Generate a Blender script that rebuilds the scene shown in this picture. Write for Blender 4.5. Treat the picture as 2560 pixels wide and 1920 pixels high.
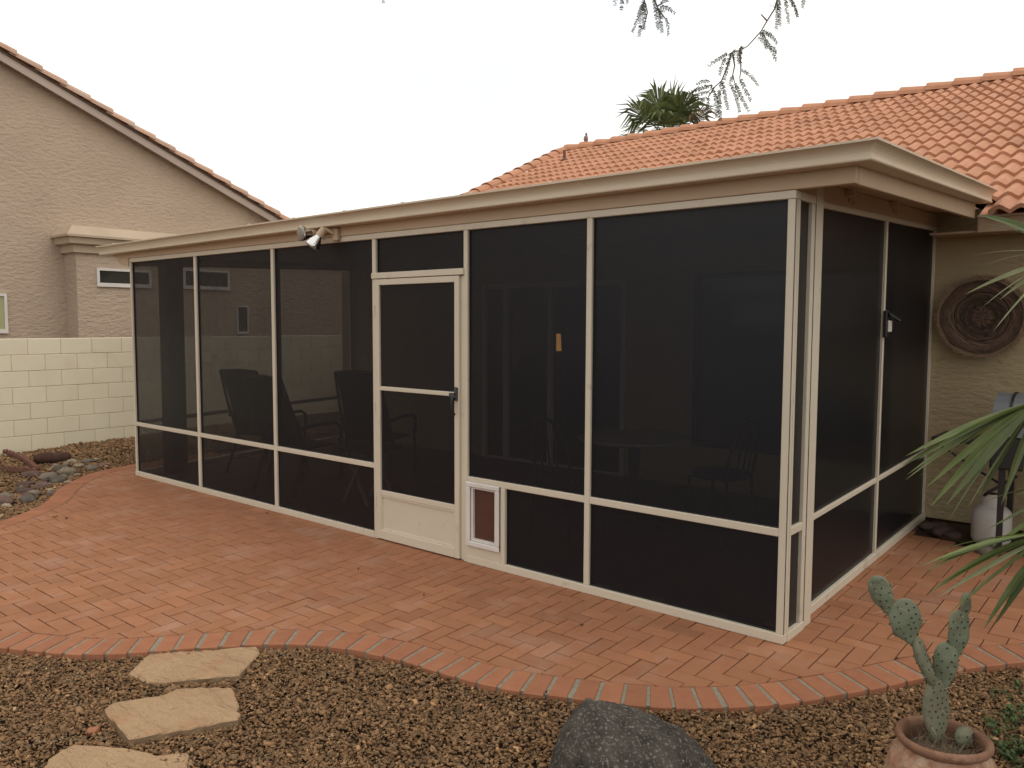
import bpy, math, random
import numpy as np
from mathutils import Vector, Matrix, noise as mnoise

random.seed(11)
rng = np.random.default_rng(5)
for o in list(bpy.data.objects):
    bpy.data.objects.remove(o)
SC = bpy.context.scene
COL = SC.collection
R_ = math.radians
S = 0.036                                   # the patio falls away from the house

# ------------------------------------------------------------------ camera
yaw, pit, rol = -0.6998, -0.0747, 0.0038
CAMPOS = Vector((1.5127, -3.9063, 1.5967))
fw = Vector((math.sin(yaw) * math.cos(pit), math.cos(yaw) * math.cos(pit), math.sin(pit)))
rt = Vector((math.cos(yaw), -math.sin(yaw), 0))
up = rt.cross(fw)
r2 = rt * math.cos(rol) + up * math.sin(rol)
u2 = up * math.cos(rol) - rt * math.sin(rol)
cam = bpy.data.cameras.new('camera')
cam.sensor_width = 36
cam.lens = 2039.0 / 2560 * 36
cam.clip_start = 0.05
cam.clip_end = 2000
camo = bpy.data.objects.new('camera', cam)
camo.matrix_world = Matrix(((r2.x, u2.x, -fw.x, CAMPOS.x), (r2.y, u2.y, -fw.y, CAMPOS.y),
                            (r2.z, u2.z, -fw.z, CAMPOS.z), (0, 0, 0, 1)))
COL.objects.link(camo)
SC.camera = camo

# ------------------------------------------------------------------ overcast daylight
SUN_EL, SUN_AZ = 64.0, 75.0                 # a veiled sun, off to the right
W = bpy.data.worlds.new('World')
SC.world = W
W.use_nodes = True
nt = W.node_tree
nt.nodes.clear()
out = nt.nodes.new('ShaderNodeOutputWorld')
bg = nt.nodes.new('ShaderNodeBackground')
sky = nt.nodes.new('ShaderNodeTexSky')
sky.sky_type = 'NISHITA'
sky.sun_disc = False
sky.sun_elevation = R_(SUN_EL)
sky.sun_rotation = R_(SUN_AZ)
tc = nt.nodes.new('ShaderNodeTexCoord')
cn = nt.nodes.new('ShaderNodeTexNoise')
cn.inputs['Scale'].default_value = 1.7
cn.inputs['Detail'].default_value = 3
cn.inputs['Roughness'].default_value = 0.45
mr = nt.nodes.new('ShaderNodeMapRange')
mr.inputs['From Min'].default_value = 0.30
mr.inputs['From Max'].default_value = 0.44
mr.inputs['To Min'].default_value = 0.5
mr.inputs['To Max'].default_value = 1.0
mx = nt.nodes.new('ShaderNodeMix')
mx.data_type = 'RGBA'
mx.inputs['B'].default_value = (12.6, 12.35, 11.8, 1)          # the cloud sheet
cn.noise_dimensions = '4D'
cn.inputs['W'].default_value = 25.5
cmap = nt.nodes.new('ShaderNodeMapping')
cmap.inputs['Location'].default_value = (0, 0, .085)
nt.links.new(tc.outputs['Generated'], cmap.inputs['Vector'])
nt.links.new(cmap.outputs['Vector'], cn.inputs['Vector'])
nt.links.new(cn.outputs['Fac'], mr.inputs['Value'])
nt.links.new(mr.outputs['Result'], mx.inputs['Factor'])
thin = nt.nodes.new('ShaderNodeMix'); thin.data_type = 'RGBA'; thin.blend_type = 'ADD'      # blue sky seen through thin cloud
thin.inputs['Factor'].default_value = 1.0
thin.inputs['B'].default_value = (5.0, 5.3, 6.4, 1)
nt.links.new(sky.outputs['Color'], thin.inputs['A'])
nt.links.new(thin.outputs['Result'], mx.inputs['A'])
nt.links.new(mx.outputs['Result'], bg.inputs['Color'])
bg.inputs['Strength'].default_value = 0.10
nt.links.new(bg.outputs['Background'], out.inputs['Surface'])

sun = bpy.data.lights.new('sun', 'SUN')
sun.energy = 0.8
sun.angle = R_(40)
sun.color = (1.0, 0.94, 0.86)
suno = bpy.data.objects.new('sun', sun)
az, el = R_(SUN_AZ), R_(SUN_EL)
sd = Vector((math.sin(az) * math.cos(el), math.cos(az) * math.cos(el), math.sin(el)))
suno.rotation_euler = (-sd).to_track_quat('-Z', 'Y').to_euler()
COL.objects.link(suno)

SC.view_settings.view_transform = 'Standard'
SC.view_settings.look = 'None'
SC.view_settings.exposure = 0.0
SC.view_settings.gamma = 1.0
SC.view_settings.use_curve_mapping = False
SC.render.engine = 'CYCLES'
SC.cycles.max_bounces = 8
SC.cycles.transparent_max_bounces = 14
SC.cycles.use_denoising = True

# ------------------------------------------------------------------ materials
def _mat(name):
    m = bpy.data.materials.new(name)
    m.use_nodes = True
    t = m.node_tree
    t.nodes.clear()
    o = t.nodes.new('ShaderNodeOutputMaterial')
    return m, t, o

def M(name, c1, c2=None, rough=0.75, scale=6.0, detail=5.0, stretch=(1, 1, 1), tint=0.0, c3=None, s3=40.0, f3=(0.55, 0.75),
      bump=0.0, bscale=60.0, bstretch=(1, 1, 1), bdist=0.01, spec=0.3, metal=0.0, transl=0.0, coat=0.0):
    m, t, o = _mat(name)
    N, L = t.nodes.new, t.links.new
    p = N('ShaderNodeBsdfPrincipled')
    p.inputs['Roughness'].default_value = rough
    p.inputs['Specular IOR Level'].default_value = spec
    p.inputs['Metallic'].default_value = metal
    p.inputs['Coat Weight'].default_value = coat
    g = N('ShaderNodeNewGeometry')
    def noise(sc, st, det=5.0):
        mp = N('ShaderNodeMapping')
        mp.inputs['Scale'].default_value = st
        L(g.outputs['Position'], mp.inputs['Vector'])
        n = N('ShaderNodeTexNoise')
        n.inputs['Scale'].default_value = sc
        n.inputs['Detail'].default_value = det
        n.inputs['Roughness'].default_value = 0.6
        L(mp.outputs['Vector'], n.inputs['Vector'])
        return n
    if c2 is None:
        c2 = tuple(x * 0.86 for x in c1)
    n = noise(scale, stretch, detail)
    r = N('ShaderNodeMapRange')
    r.inputs['From Min'].default_value = 0.32
    r.inputs['From Max'].default_value = 0.68
    L(n.outputs['Fac'], r.inputs['Value'])
    mix = N('ShaderNodeMix'); mix.data_type = 'RGBA'
    mix.inputs['A'].default_value = (*c1, 1)
    mix.inputs['B'].default_value = (*c2, 1)
    L(r.outputs['Result'], mix.inputs['Factor'])
    col = mix.outputs['Result']
    if c3:
        n3 = noise(s3, (1, 1, 1), 4.0)
        r3 = N('ShaderNodeMapRange')
        r3.inputs['From Min'].default_value = f3[0]
        r3.inputs['From Max'].default_value = f3[1]
        L(n3.outputs['Fac'], r3.inputs['Value'])
        m3 = N('ShaderNodeMix'); m3.data_type = 'RGBA'
        m3.inputs['B'].default_value = (*c3, 1)
        L(col, m3.inputs['A'])
        L(r3.outputs['Result'], m3.inputs['Factor'])
        col = m3.outputs['Result']
    if tint:
        a = N('ShaderNodeAttribute'); a.attribute_name = 'tint'
        ma = N('ShaderNodeMath'); ma.operation = 'MULTIPLY_ADD'
        ma.inputs[1].default_value = 2 * tint
        ma.inputs[2].default_value = 1 - tint
        L(a.outputs['Fac'], ma.inputs[0])
        vm = N('ShaderNodeVectorMath'); vm.operation = 'SCALE'
        L(col, vm.inputs[0]); L(ma.outputs[0], vm.inputs['Scale'])
        col = vm.outputs['Vector']
    L(col, p.inputs['Base Color'])
    if bump:
        nb = noise(bscale, bstretch, 6.0)
        b = N('ShaderNodeBump')
        b.inputs['Strength'].default_value = bump
        b.inputs['Distance'].default_value = bdist
        L(nb.outputs['Fac'], b.inputs['Height'])
        L(b.outputs['Normal'], p.inputs['Normal'])
    sh = p.outputs['BSDF']
    if transl:
        tr = N('ShaderNodeBsdfTranslucent')
        L(col, tr.inputs['Color'])
        ms = N('ShaderNodeMixShader')
        ms.inputs[0].default_value = transl
        L(sh, ms.inputs[1]); L(tr.outputs[0], ms.inputs[2])
        sh = ms.outputs[0]
    L(sh, o.inputs['Surface'])
    return m

def screen_mat(name, T, col):
    """woven solar mesh: open weave passes a share of the light, threads scatter the rest"""
    m, t, o = _mat(name)
    N, L = t.nodes.new, t.links.new
    tr = N('ShaderNodeBsdfTransparent')
    d = N('ShaderNodeBsdfPrincipled'); d.inputs['Base Color'].default_value = (*col, 1)
    d.inputs['Roughness'].default_value = .42; d.inputs['Specular IOR Level'].default_value = .36
    g = N('ShaderNodeNewGeometry')
    n = N('ShaderNodeTexNoise'); n.inputs['Scale'].default_value = 260; n.inputs['Detail'].default_value = 2
    L(g.outputs['Position'], n.inputs['Vector'])
    n2 = N('ShaderNodeTexNoise'); n2.inputs['Scale'].default_value = 1.6; n2.inputs['Detail'].default_value = 3
    L(g.outputs['Position'], n2.inputs['Vector'])
    ad = N('ShaderNodeMath'); ad.operation = 'ADD'
    L(n.outputs['Fac'], ad.inputs[0]); L(n2.outputs['Fac'], ad.inputs[1])
    r = N('ShaderNodeMapRange')
    r.inputs['From Min'].default_value = .5; r.inputs['From Max'].default_value = 1.5
    r.inputs['To Min'].default_value = 1 - T - 0.06
    r.inputs['To Max'].default_value = 1 - T + 0.06
    L(ad.outputs[0], r.inputs['Value'])
    ms = N('ShaderNodeMixShader')
    L(r.outputs['Result'], ms.inputs[0]); L(tr.outputs[0], ms.inputs[1]); L(d.outputs[0], ms.inputs[2])
    L(ms.outputs[0], o.inputs['Surface'])
    return m

def glass_mat(name, tintc, mixf=0.75):
    m, t, o = _mat(name)
    N, L = t.nodes.new, t.links.new
    tr = N('ShaderNodeBsdfTransparent'); tr.inputs['Color'].default_value = (*tintc, 1)
    gl = N('ShaderNodeBsdfGlossy'); gl.inputs['Roughness'].default_value = 0.03
    fr = N('ShaderNodeFresnel'); fr.inputs['IOR'].default_value = 1.5
    ms = N('ShaderNodeMixShader')
    L(fr.outputs[0], ms.inputs[0]); L(tr.outputs[0], ms.inputs[1]); L(gl.outputs[0], ms.inputs[2])
    L(ms.outputs[0], o.inputs['Surface'])
    return m

def emit_mat(name, c, s):
    m, t, o = _mat(name)
    e = t.nodes.new('ShaderNodeEmission')
    e.inputs['Color'].default_value = (*c, 1); e.inputs['Strength'].default_value = s
    t.links.new(e.outputs[0], o.inputs['Surface'])
    return m

MAT = dict(
    frame=M('frame_paint', (.65, .575, .455), (.625, .55, .43), rough=.45, scale=3, spec=.4, c3=(.46, .38, .27), s3=7, f3=(.62, .80)),
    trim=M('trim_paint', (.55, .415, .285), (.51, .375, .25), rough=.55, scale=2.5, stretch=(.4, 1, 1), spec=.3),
    gutter=M('gutter_paint', (.66, .55, .41), (.62, .51, .375), rough=.4, scale=2, spec=.45),
    screen=screen_mat('solar_screen', .195, (.006, .0072, .0105)),
    screen_l=screen_mat('insect_screen', .62, (.008, .008, .009)),
    block=M('painted_block', (.81, .735, .555), (.77, .69, .51), rough=.85, scale=2.5, tint=.06, c3=(.69, .59, .42), s3=2.2, f3=(.56, .8), bump=.25, bscale=90, bdist=.004),
    mortar=M('painted_mortar', (.56, .48, .34), rough=.9),
    stucco_n=M('stucco_tan', (.50, .385, .29), (.445, .34, .255), rough=.92, scale=1.2, bump=.75, bscale=11, bstretch=(1, 1, 2.3), bdist=.035),
    stucco_h=M('stucco_sand', (.46, .36, .215), (.42, .325, .19), rough=.92, scale=1.2, bump=.75, bscale=13, bstretch=(1, 1, 2.3), bdist=.03),
    trim_n=M('trim_mauve', (.46, .37, .31), rough=.7, scale=2),
    cornice=M('cornice_paint', (.50, .39, .28), rough=.8, scale=2),
    tile=M('clay_tile', (.48, .235, .138), (.41, .19, .105), rough=.8, scale=7, tint=.16, c3=(.48, .28, .18), s3=18, f3=(.56, .8), bump=.15, bscale=120, bdist=.003),
    tile_n=M('faded_tile', (.48, .29, .20), (.44, .33, .25), rough=.85, scale=3, tint=.2, c3=(.45, .2, .12), s3=5, f3=(.5, .7)),
    brick=M('paver_brick', (.345, .153, .077), (.31, .133, .066), rough=.82, scale=9, tint=.13, c3=(.36, .19, .118), s3=3.2, f3=(.52, .72), bump=.3, bscale=190, bdist=.0025),
    brick_b=M('border_brick', (.345, .145, .075), (.30, .12, .062), rough=.85, scale=14, tint=.14, c3=(.16, .06, .04), s3=150, f3=(.64, .74), bump=.35, bscale=220, bdist=.003),
    sand=M('joint_sand', (.05, .022, .013), rough=.95, scale=30),
    cement=M('grey_mortar', (.30, .265, .205), (.21, .18, .13), rough=.95, scale=40, bump=.6, bscale=150, bdist=.004),
    soil=M('gravel_bed', (.09, .053, .027), (.05, .028, .014), rough=.95, scale=45, bump=.9, bscale=90, bdist=.02),
    gravel=M('gravel_chips', (.265, .152, .074), (.185, .103, .048), rough=.85, scale=25, tint=.52, c3=(.22, .155, .09), s3=14, f3=(.55, .75)),
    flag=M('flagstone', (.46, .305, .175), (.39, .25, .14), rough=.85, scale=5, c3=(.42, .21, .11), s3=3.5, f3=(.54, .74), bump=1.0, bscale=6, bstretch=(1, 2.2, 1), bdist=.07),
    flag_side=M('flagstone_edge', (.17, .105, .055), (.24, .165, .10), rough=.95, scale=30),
    boulder=M('lichen_boulder', (.105, .092, .074), (.038, .032, .026), rough=.95, scale=13, detail=14, c3=(.27, .25, .21), s3=85, f3=(.54, .70), bump=1.0, bscale=60, bdist=.02),
    rock=M('river_rock', (.19, .155, .12), (.13, .105, .08), rough=.8, scale=22, tint=.5),
    rock_r=M('river_rock_plum', (.15, .09, .07), (.10, .062, .05), rough=.8, scale=22, tint=.4),
    rock_p=M('river_rock_pale', (.33, .27, .18), (.24, .19, .125), rough=.8, scale=22, tint=.3),
    terracotta=M('pot_terracotta', (.40, .215, .135), (.29, .14, .085), rough=.9, scale=13, detail=9, c3=(.52, .37, .26), s3=16, f3=(.47, .68), bump=1.0, bscale=26, bdist=.02),
    pot_rim=M('pot_rim', (.25, .13, .08), (.17, .085, .05), rough=.9, scale=11, c3=(.36, .21, .14), s3=8, f3=(.52, .72), bump=.7, bscale=30, bdist=.01),
    potsoil=M('pot_soil', (.10, .07, .045), (.16, .12, .08), rough=1, scale=60, bump=.8, bscale=80, bdist=.02),
    cactus=M('cactus_pad', (.205, .225, .15), (.16, .178, .115), rough=.65, scale=14, detail=8, c3=(.17, .145, .085), s3=17, f3=(.60, .72), bump=.5, bscale=45, bdist=.006),
    cactus_old=M('cactus_old', (.155, .17, .105), (.20, .18, .125), rough=.8, scale=22, detail=8, bump=.6, bscale=50, bdist=.008),
    areole=M('areole', (.035, .03, .018), rough=.9),
    spine=M('spine', (.55, .46, .30), rough=.6),
    straw=M('dry_straw', (.30, .22, .14), (.2, .15, .1), rough=.9, scale=30),
    palmleaf=M('palm_leaf', (.085, .125, .03), (.15, .18, .055), rough=.45, scale=7, tint=.35, transl=.22, spec=.5),
    palmpale=M('palm_leaf_under', (.33, .34, .20), (.20, .235, .095), rough=.5, scale=9, transl=.3, spec=.5),
    palmfar=M('far_palm_leaf', (.15, .175, .07), (.085, .115, .04), rough=.6, scale=2, tint=.4, transl=.25),
    palmdry=M('far_palm_dry', (.26, .19, .11), (.19, .14, .08), rough=.8, scale=2, transl=.2),
    trunk=M('bark', (.13, .10, .075), (.08, .06, .045), rough=.95, scale=14, bump=.8, bscale=30, bstretch=(1, 1, .3), bdist=.03),
    twig=M('twig', (.15, .12, .09), rough=.9),
    mesq=M('mesquite_leaf', (.065, .075, .03), (.05, .055, .025), rough=.6, scale=12, transl=.25),
    cover=M('ground_cover_leaf', (.062, .095, .032), (.10, .13, .045), rough=.55, scale=10, tint=.4, transl=.2),
    white=M('white_vinyl', (.74, .69, .64), rough=.4, scale=3),
    flap=M('pet_flap', (.095, .042, .03), (.075, .032, .024), rough=.35, scale=4, spec=.5),
    black=M('black_metal', (.018, .017, .016), rough=.4, spec=.5),
    dark_sling=M('charcoal_sling', (.03, .028, .028), (.022, .021, .021), rough=.7, scale=30),
    bronze=M('bronze_tube', (.05, .042, .036), rough=.5, metal=.4),
    darkwood=M('dark_wood', (.07, .05, .038), (.05, .036, .028), rough=.6, scale=8, stretch=(1, 1, .2)),
    palewood=M('pale_table', (.42, .37, .31), (.36, .31, .26), rough=.5, scale=6),
    chrome=M('mirror_bulb', (.75, .73, .70), rough=.12, metal=1.0),
    lens=M('bulb_lens', (.30, .28, .23), (.24, .22, .17), rough=.18, spec=.6, scale=60),
    steel=M('grey_enamel', (.16, .165, .175), (.13, .135, .145), rough=.35, spec=.5, scale=4),
    tank=M('tank_paint', (.56, .54, .50), (.50, .47, .42), rough=.45, scale=4),
    basket=M('basket_straw', (.14, .088, .06), (.085, .052, .036), rough=.85, scale=30, tint=.45),
    basket_rim=M('basket_rim', (.33, .22, .14), (.22, .145, .09), rough=.85, scale=20),
    win=M('window_glass', (.03, .032, .032), rough=.06, spec=.8),
    win_green=M('window_shade', (.42, .42, .22), rough=.25, spec=.6),
    glass=glass_mat('door_glass', (.55, .58, .6)),
    interior=M('room_wall', (.30, .26, .21), rough=.9),
    ceiling=M('porch_ceiling', (.40, .37, .35), rough=.8),
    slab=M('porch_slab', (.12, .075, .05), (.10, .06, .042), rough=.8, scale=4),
    lamp=emit_mat('lamp_shade_lit', (1.0, .42, .10), 3.2),
    bird=M('dove', (.28, .20, .17), (.22, .16, .14), rough=.8, scale=30),
    rust=M('rusty_edging', (.19, .085, .06), (.13, .06, .042), rough=.9, scale=20),
    log=M('burnt_log', (.045, .026, .02), (.10, .045, .03), rough=.95, scale=12),
    tan=M('tan_bark', (.40, .32, .22), rough=.9),
)

# ------------------------------------------------------------------ mesh helpers
class MB:
    def __init__(s):
        s.v, s.f, s.t, s.mi = [], [], [], []
    def add(s, vs, fs, tint=.5, mi=0):
        b = len(s.v)
        s.v.extend(tuple(map(float, p)) for p in vs)
        for f in fs:
            s.f.append(tuple(i + b for i in f)); s.t.append(tint); s.mi.append(mi)
    def hexa(s, p, tint=.5, mi=0):           # 8 corners: bottom 0-3 ccw, top 4-7
        s.add(p, [(3, 2, 1, 0), (4, 5, 6, 7), (0, 1, 5, 4), (1, 2, 6, 5), (2, 3, 7, 6), (3, 0, 4, 7)], tint, mi)
    def box(s, x0, x1, y0, y1, z0, z1, c=0.0, sl=0.0, tint=.5):
        if c <= 0:
            p = [(x0, y0, z0), (x1, y0, z0), (x1, y1, z0), (x0, y1, z0), (x0, y0, z1), (x1, y0, z1), (x1, y1, z1), (x0, y1, z1)]
            s.hexa([(a, b, d + sl * b) for a, b, d in p], tint)
        else:
            v, f = cbox(x0, x1, y0, y1, z0, z1, c)
            s.add([(a, b, d + sl * b) for a, b, d in v], f, tint)
    def obox(s, c, ax, h, tint=.5, ch=0.0):
        ax = [Vector(a).normalized() for a in ax]
        v, f = cbox(-h[0], h[0], -h[1], h[1], -h[2], h[2], ch) if ch > 0 else cbox0(h)
        c = Vector(c)
        s.add([c + ax[0] * p[0] + ax[1] * p[1] + ax[2] * p[2] for p in v], f, tint)
    def bar(s, a, b, w, t, upv=(0, 0, 1), tint=.5):
        a, b = Vector(a), Vector(b)
        d = (b - a)
        x = d.cross(Vector(upv)).normalized()
        y = x.cross(d).normalized()
        s.obox((a + b) / 2, (d.normalized(), x, y), (d.length / 2, w / 2, t / 2), tint)
    def tube(s, pts, rad, n=8, tint=.5, cap=True):
        pts = [Vector(p) for p in pts]
        if not hasattr(rad, '__len__'):
            rad = [rad] * len(pts)
        rings = []
        prev = None
        for i, p in enumerate(pts):
            d = (pts[min(i + 1, len(pts) - 1)] - pts[max(i - 1, 0)]).normalized()
            if prev is None:
                a = d.cross(Vector((0, 0, 1)))
                if a.length < .05:
                    a = d.cross(Vector((0, 1, 0)))
            else:
                a = prev - d * prev.dot(d)
            a.normalize(); prev = a
            b = d.cross(a)
            rings.append([p + (a * math.cos(2 * math.pi * k / n) + b * math.sin(2 * math.pi * k / n)) * rad[i] for k in range(n)])
        vs = [q for r in rings for q in r]
        fs = []
        for i in range(len(rings) - 1):
            for k in range(n):
                k2 = (k + 1) % n
                fs.append((i * n + k, i * n + k2, (i + 1) * n + k2, (i + 1) * n + k))
        if cap:
            fs.append(tuple(reversed(range(n))))
            fs.append(tuple((len(rings) - 1) * n + k for k in range(n)))
        s.add(vs, fs, tint)
    def lathe(s, prof, org, axis=(0, 0, 1), n=20, tint=.5, cap=False, wob=None):
        axis = Vector(axis).normalized()
        a = axis.cross(Vector((0, 0, 1)))
        if a.length < .05:
            a = Vector((1, 0, 0))
        a.normalize(); b = axis.cross(a)
        org = Vector(org)
        vs, fs = [], []
        for (r, h) in prof:
            for k in range(n):
                th = 2 * math.pi * k / n
                rr = r if wob is None else r * wob(th, h)
                vs.append(org + axis * h + (a * math.cos(th) + b * math.sin(th)) * rr)
        m = len(prof)
        for i in range(m - 1):
            for k in range(n):
                k2 = (k + 1) % n
                fs.append((i * n + k, i * n + k2, (i + 1) * n + k2, (i + 1) * n + k))
        if cap:
            fs.append(tuple(reversed(range(n)))); fs.append(tuple((m - 1) * n + k for k in range(n)))
        s.add(vs, fs, tint)
    def sweep(s, prof, path_fn, nst, tint=.5, cap=True):
        """closed profile (list of 2d) carried along stations"""
        m = len(prof)
        vs = [path_fn(i, d, z) for i in range(nst) for d, z in prof]
        fs = []
        for i in range(nst - 1):
            for k in range(m):
                k2 = (k + 1) % m
                fs.append((i * m + k, (i + 1) * m + k, (i + 1) * m + k2, i * m + k2))
        if cap:
            fs.append(tuple(range(m))); fs.append(tuple((nst - 1) * m + k for k in reversed(range(m))))
        s.add(vs, fs, tint)
    def mesh(s, name, mats, smooth=False):
        me = bpy.data.meshes.new(name)
        me.from_pydata(s.v, [], s.f)
        for m in (mats if isinstance(mats, (list, tuple)) else [mats]):
            me.materials.append(m)
        at = me.attributes.new('tint', 'FLOAT', 'FACE')
        at.data.foreach_set('value', s.t)
        if any(s.mi):
            me.polygons.foreach_set('material_index', s.mi)
        if smooth:
            me.polygons.foreach_set('use_smooth', [True] * len(s.f))
        me.update()
        return me
    def build(s, name, mats, parent=None, smooth=False):
        return link(name, s.mesh(name, mats, smooth), parent)

def cbox0(h):
    x, y, z = h
    return ([(-x, -y, -z), (x, -y, -z), (x, y, -z), (-x, y, -z), (-x, -y, z), (x, -y, z), (x, y, z), (-x, y, z)],
            [(3, 2, 1, 0), (4, 5, 6, 7), (0, 1, 5, 4), (1, 2, 6, 5), (2, 3, 7, 6), (3, 0, 4, 7)])

def cbox(x0, x1, y0, y1, z0, z1, c):
    """box with chamfered edges"""
    X, Y, Z = (x0, x1), (y0, y1), (z0, z1)
    v, idx = [], {}
    for i in (0, 1):
        for j in (0, 1):
            for k in (0, 1):
                sx, sy, sz = (c if i == 0 else -c), (c if j == 0 else -c), (c if k == 0 else -c)
                for a, p in enumerate(((X[i], Y[j] + sy, Z[k] + sz), (X[i] + sx, Y[j], Z[k] + sz), (X[i] + sx, Y[j] + sy, Z[k]))):
                    idx[(i, j, k, a)] = len(v); v.append(p)
    f = []
    I = lambda i, j, k, a: idx[(i, j, k, a)]
    f += [(I(0, 0, 0, 0), I(0, 0, 1, 0), I(0, 1, 1, 0), I(0, 1, 0, 0)), (I(1, 0, 0, 0), I(1, 1, 0, 0), I(1, 1, 1, 0), I(1, 0, 1, 0))]
    f += [(I(0, 0, 0, 1), I(1, 0, 0, 1), I(1, 0, 1, 1), I(0, 0, 1, 1)), (I(0, 1, 0, 1), I(0, 1, 1, 1), I(1, 1, 1, 1), I(1, 1, 0, 1))]
    f += [(I(0, 0, 0, 2), I(0, 1, 0, 2), I(1, 1, 0, 2), I(1, 0, 0, 2)), (I(0, 0, 1, 2), I(1, 0, 1, 2), I(1, 1, 1, 2), I(0, 1, 1, 2))]
    for j in (0, 1):
        for k in (0, 1):
            f.append((I(0, j, k, 1), I(1, j, k, 1), I(1, j, k, 2), I(0, j, k, 2)))
    for i in (0, 1):
        for k in (0, 1):
            f.append((I(i, 0, k, 0), I(i, 1, k, 0), I(i, 1, k, 2), I(i, 0, k, 2)))
        for j in (0, 1):
            f.append((I(i, j, 0, 0), I(i, j, 1, 0), I(i, j, 1, 1), I(i, j, 0, 1)))
    for i in (0, 1):
        for j in (0, 1):
            for k in (0, 1):
                f.append((I(i, j, k, 0), I(i, j, k, 1), I(i, j, k, 2)))
    return v, f

def link(name, data, parent=None):
    o = bpy.data.objects.new(name, data)
    COL.objects.link(o)
    if parent is not None:
        o.parent = parent
        o.matrix_parent_inverse = Matrix.Identity(4) if parent.location.length < 1e-9 and parent.rotation_euler.to_matrix().is_identity else parent_inv(parent)
    return o

def parent_inv(p):
    m = Matrix.LocRotScale(p.location, p.rotation_euler, p.scale)
    return m.inverted()

def tag(o, label=None, cat=None, group=None, kind=None):
    if label: o['label'] = label
    if cat: o['category'] = cat
    if group: o['group'] = group
    if kind: o['kind'] = kind
    return o

def thing(name, label, cat, loc=(0, 0, 0), group=None):
    o = bpy.data.objects.new(name, None)
    COL.objects.link(o)
    o.location = loc
    o.empty_display_size = .2
    return tag(o, label, cat, group)

def copy_tree(o, parent=None):
    c = o.copy()
    COL.objects.link(c)
    c.parent = parent
    for ch in list(o.children):
        copy_tree(ch, c)
    return c

def B(name, mat, parent, *boxes, c=0.0, sl=0.0):
    m = MB()
    for b in boxes:
        m.box(*b, c=c, sl=sl)
    return m.build(name, MAT[mat], parent)

def catmull(pts, n=10):
    P = [np.array(p, float) for p in pts]
    P = [2 * P[0] - P[1]] + P + [2 * P[-1] - P[-2]]
    o = []
    for i in range(1, len(P) - 2):
        for k in range(n):
            t = k / n
            a, b, c, d = P[i - 1:i + 3]
            o.append(.5 * (2 * b + (c - a) * t + (2 * a - 5 * b + 4 * c - d) * t * t + (3 * b - a - 3 * c + d) * t ** 3))
    o.append(P[-2])
    return np.array(o)

def blob(mb, c, r, seed, amp=.12, sub=2, fr=1.6, rotz=0.0, tint=.5, flat=0.0):
    import bmesh
    bm = bmesh.new()
    bmesh.ops.create_icosphere(bm, subdivisions=sub, radius=1)
    vs = []
    off = Vector((seed * 3.7, seed * 1.3, seed * 5.1))
    cr, sr = math.cos(rotz), math.sin(rotz)
    for v in bm.verts:
        d = v.co.normalized()
        k = 1 + amp * mnoise.noise(d * fr + off) * 1.6
        p = Vector((d.x * r[0], d.y * r[1], d.z * r[2])) * k
        vs.append((c[0] + p.x * cr - p.y * sr, c[1] + p.x * sr + p.y * cr, c[2] + p.z))
    fs = [tuple(v.index for v in f.verts) for f in bm.faces]
    bm.free()
    mb.add(vs, fs, tint)

# ------------------------------------------------------------------ ground
def hgt(x, y):
    yc = min(max(y, -7), 3.2)
    t = min(max((-6.9 - x) / 1.9, 0), 1)
    t = t * t * (3 - 2 * t)
    return S * yc - .027 + .097 * t

def hgt_np(x, y):
    t = np.clip((-6.9 - x) / 1.9, 0, 1)
    return S * np.clip(y, -7, 3.2) - .027 + .097 * t * t * (3 - 2 * t)

gx = sorted(set([-900, -300, -100, -50, -30, -20, -15, -12] + [round(-10.5 + .3 * i, 3) for i in range(50)] + [6, 9, 15, 30, 60, 120, 300, 900]))
gy = sorted(set([-900, -300, -100, -50, -30, -20, -14, -10, -8] + [round(-7 + .3 * i, 3) for i in range(36)] + [5, 8, 12, 20, 40, 80, 200, 900]))
m = MB()
m.add([(x, y, hgt(x, y) - .012) for y in gy for x in gx],
      [(j * len(gx) + i, j * len(gx) + i + 1, (j + 1) * len(gx) + i + 1, (j + 1) * len(gx) + i) for j in range(len(gy) - 1) for i in range(len(gx) - 1)])
tag(m.build('ground', MAT['soil'], smooth=True), kind='structure')

# ------------------------------------------------------------------ brick patio
CHAIN = [(-7.45, 1.2), (-7.51, .28), (-7.46, -.08), (-7.37, -.28), (-7.14, -.54), (-6.85, -.78), (-6.6, -.93), (-6.33, -1.12), (-6.13, -1.33), (-5.97, -1.6),
         (-5.72, -2.1), (-5.2, -2.75), (-4.4, -2.95), (-3.65, -2.72), (-3.16, -2.47), (-2.84, -2.31), (-2.65, -2.18), (-2.47, -2.0), (-2.29, -1.8), (-2.06, -1.58),
         (-1.81, -1.42), (-1.5, -1.32), (-1.29, -1.285), (-1.04, -1.26), (-.83, -1.22), (-.53, -1.105), (-.27, -.985), (-.08, -.87), (.12, -.7), (.26, -.54),
         (.39, -.36), (.52, -.16), (.64, .05), (.76, .24), (.96, .49), (1.25, .78), (1.55, 1.1), (1.75, 1.5), (1.8, 1.95)]
curve = catmull(CHAIN, 12)
seg = np.diff(curve, axis=0)
slen = np.hypot(seg[:, 0], seg[:, 1])
arc = np.concatenate([[0], np.cumsum(slen)])
def on_curve(s):
    s = min(max(s, 0), arc[-1] - 1e-6)
    i = int(np.searchsorted(arc, s, 'right') - 1)
    i = min(i, len(seg) - 1)
    t = (s - arc[i]) / slen[i]
    p = curve[i] + seg[i] * t
    # smooth tangent
    a = curve[max(i - 4, 0)]; b = curve[min(i + 5, len(curve) - 1)]
    d = (b - a) / np.hypot(*(b - a))
    return p, np.array([-d[1], d[0]])        # normal points to the patio (left of travel)
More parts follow.
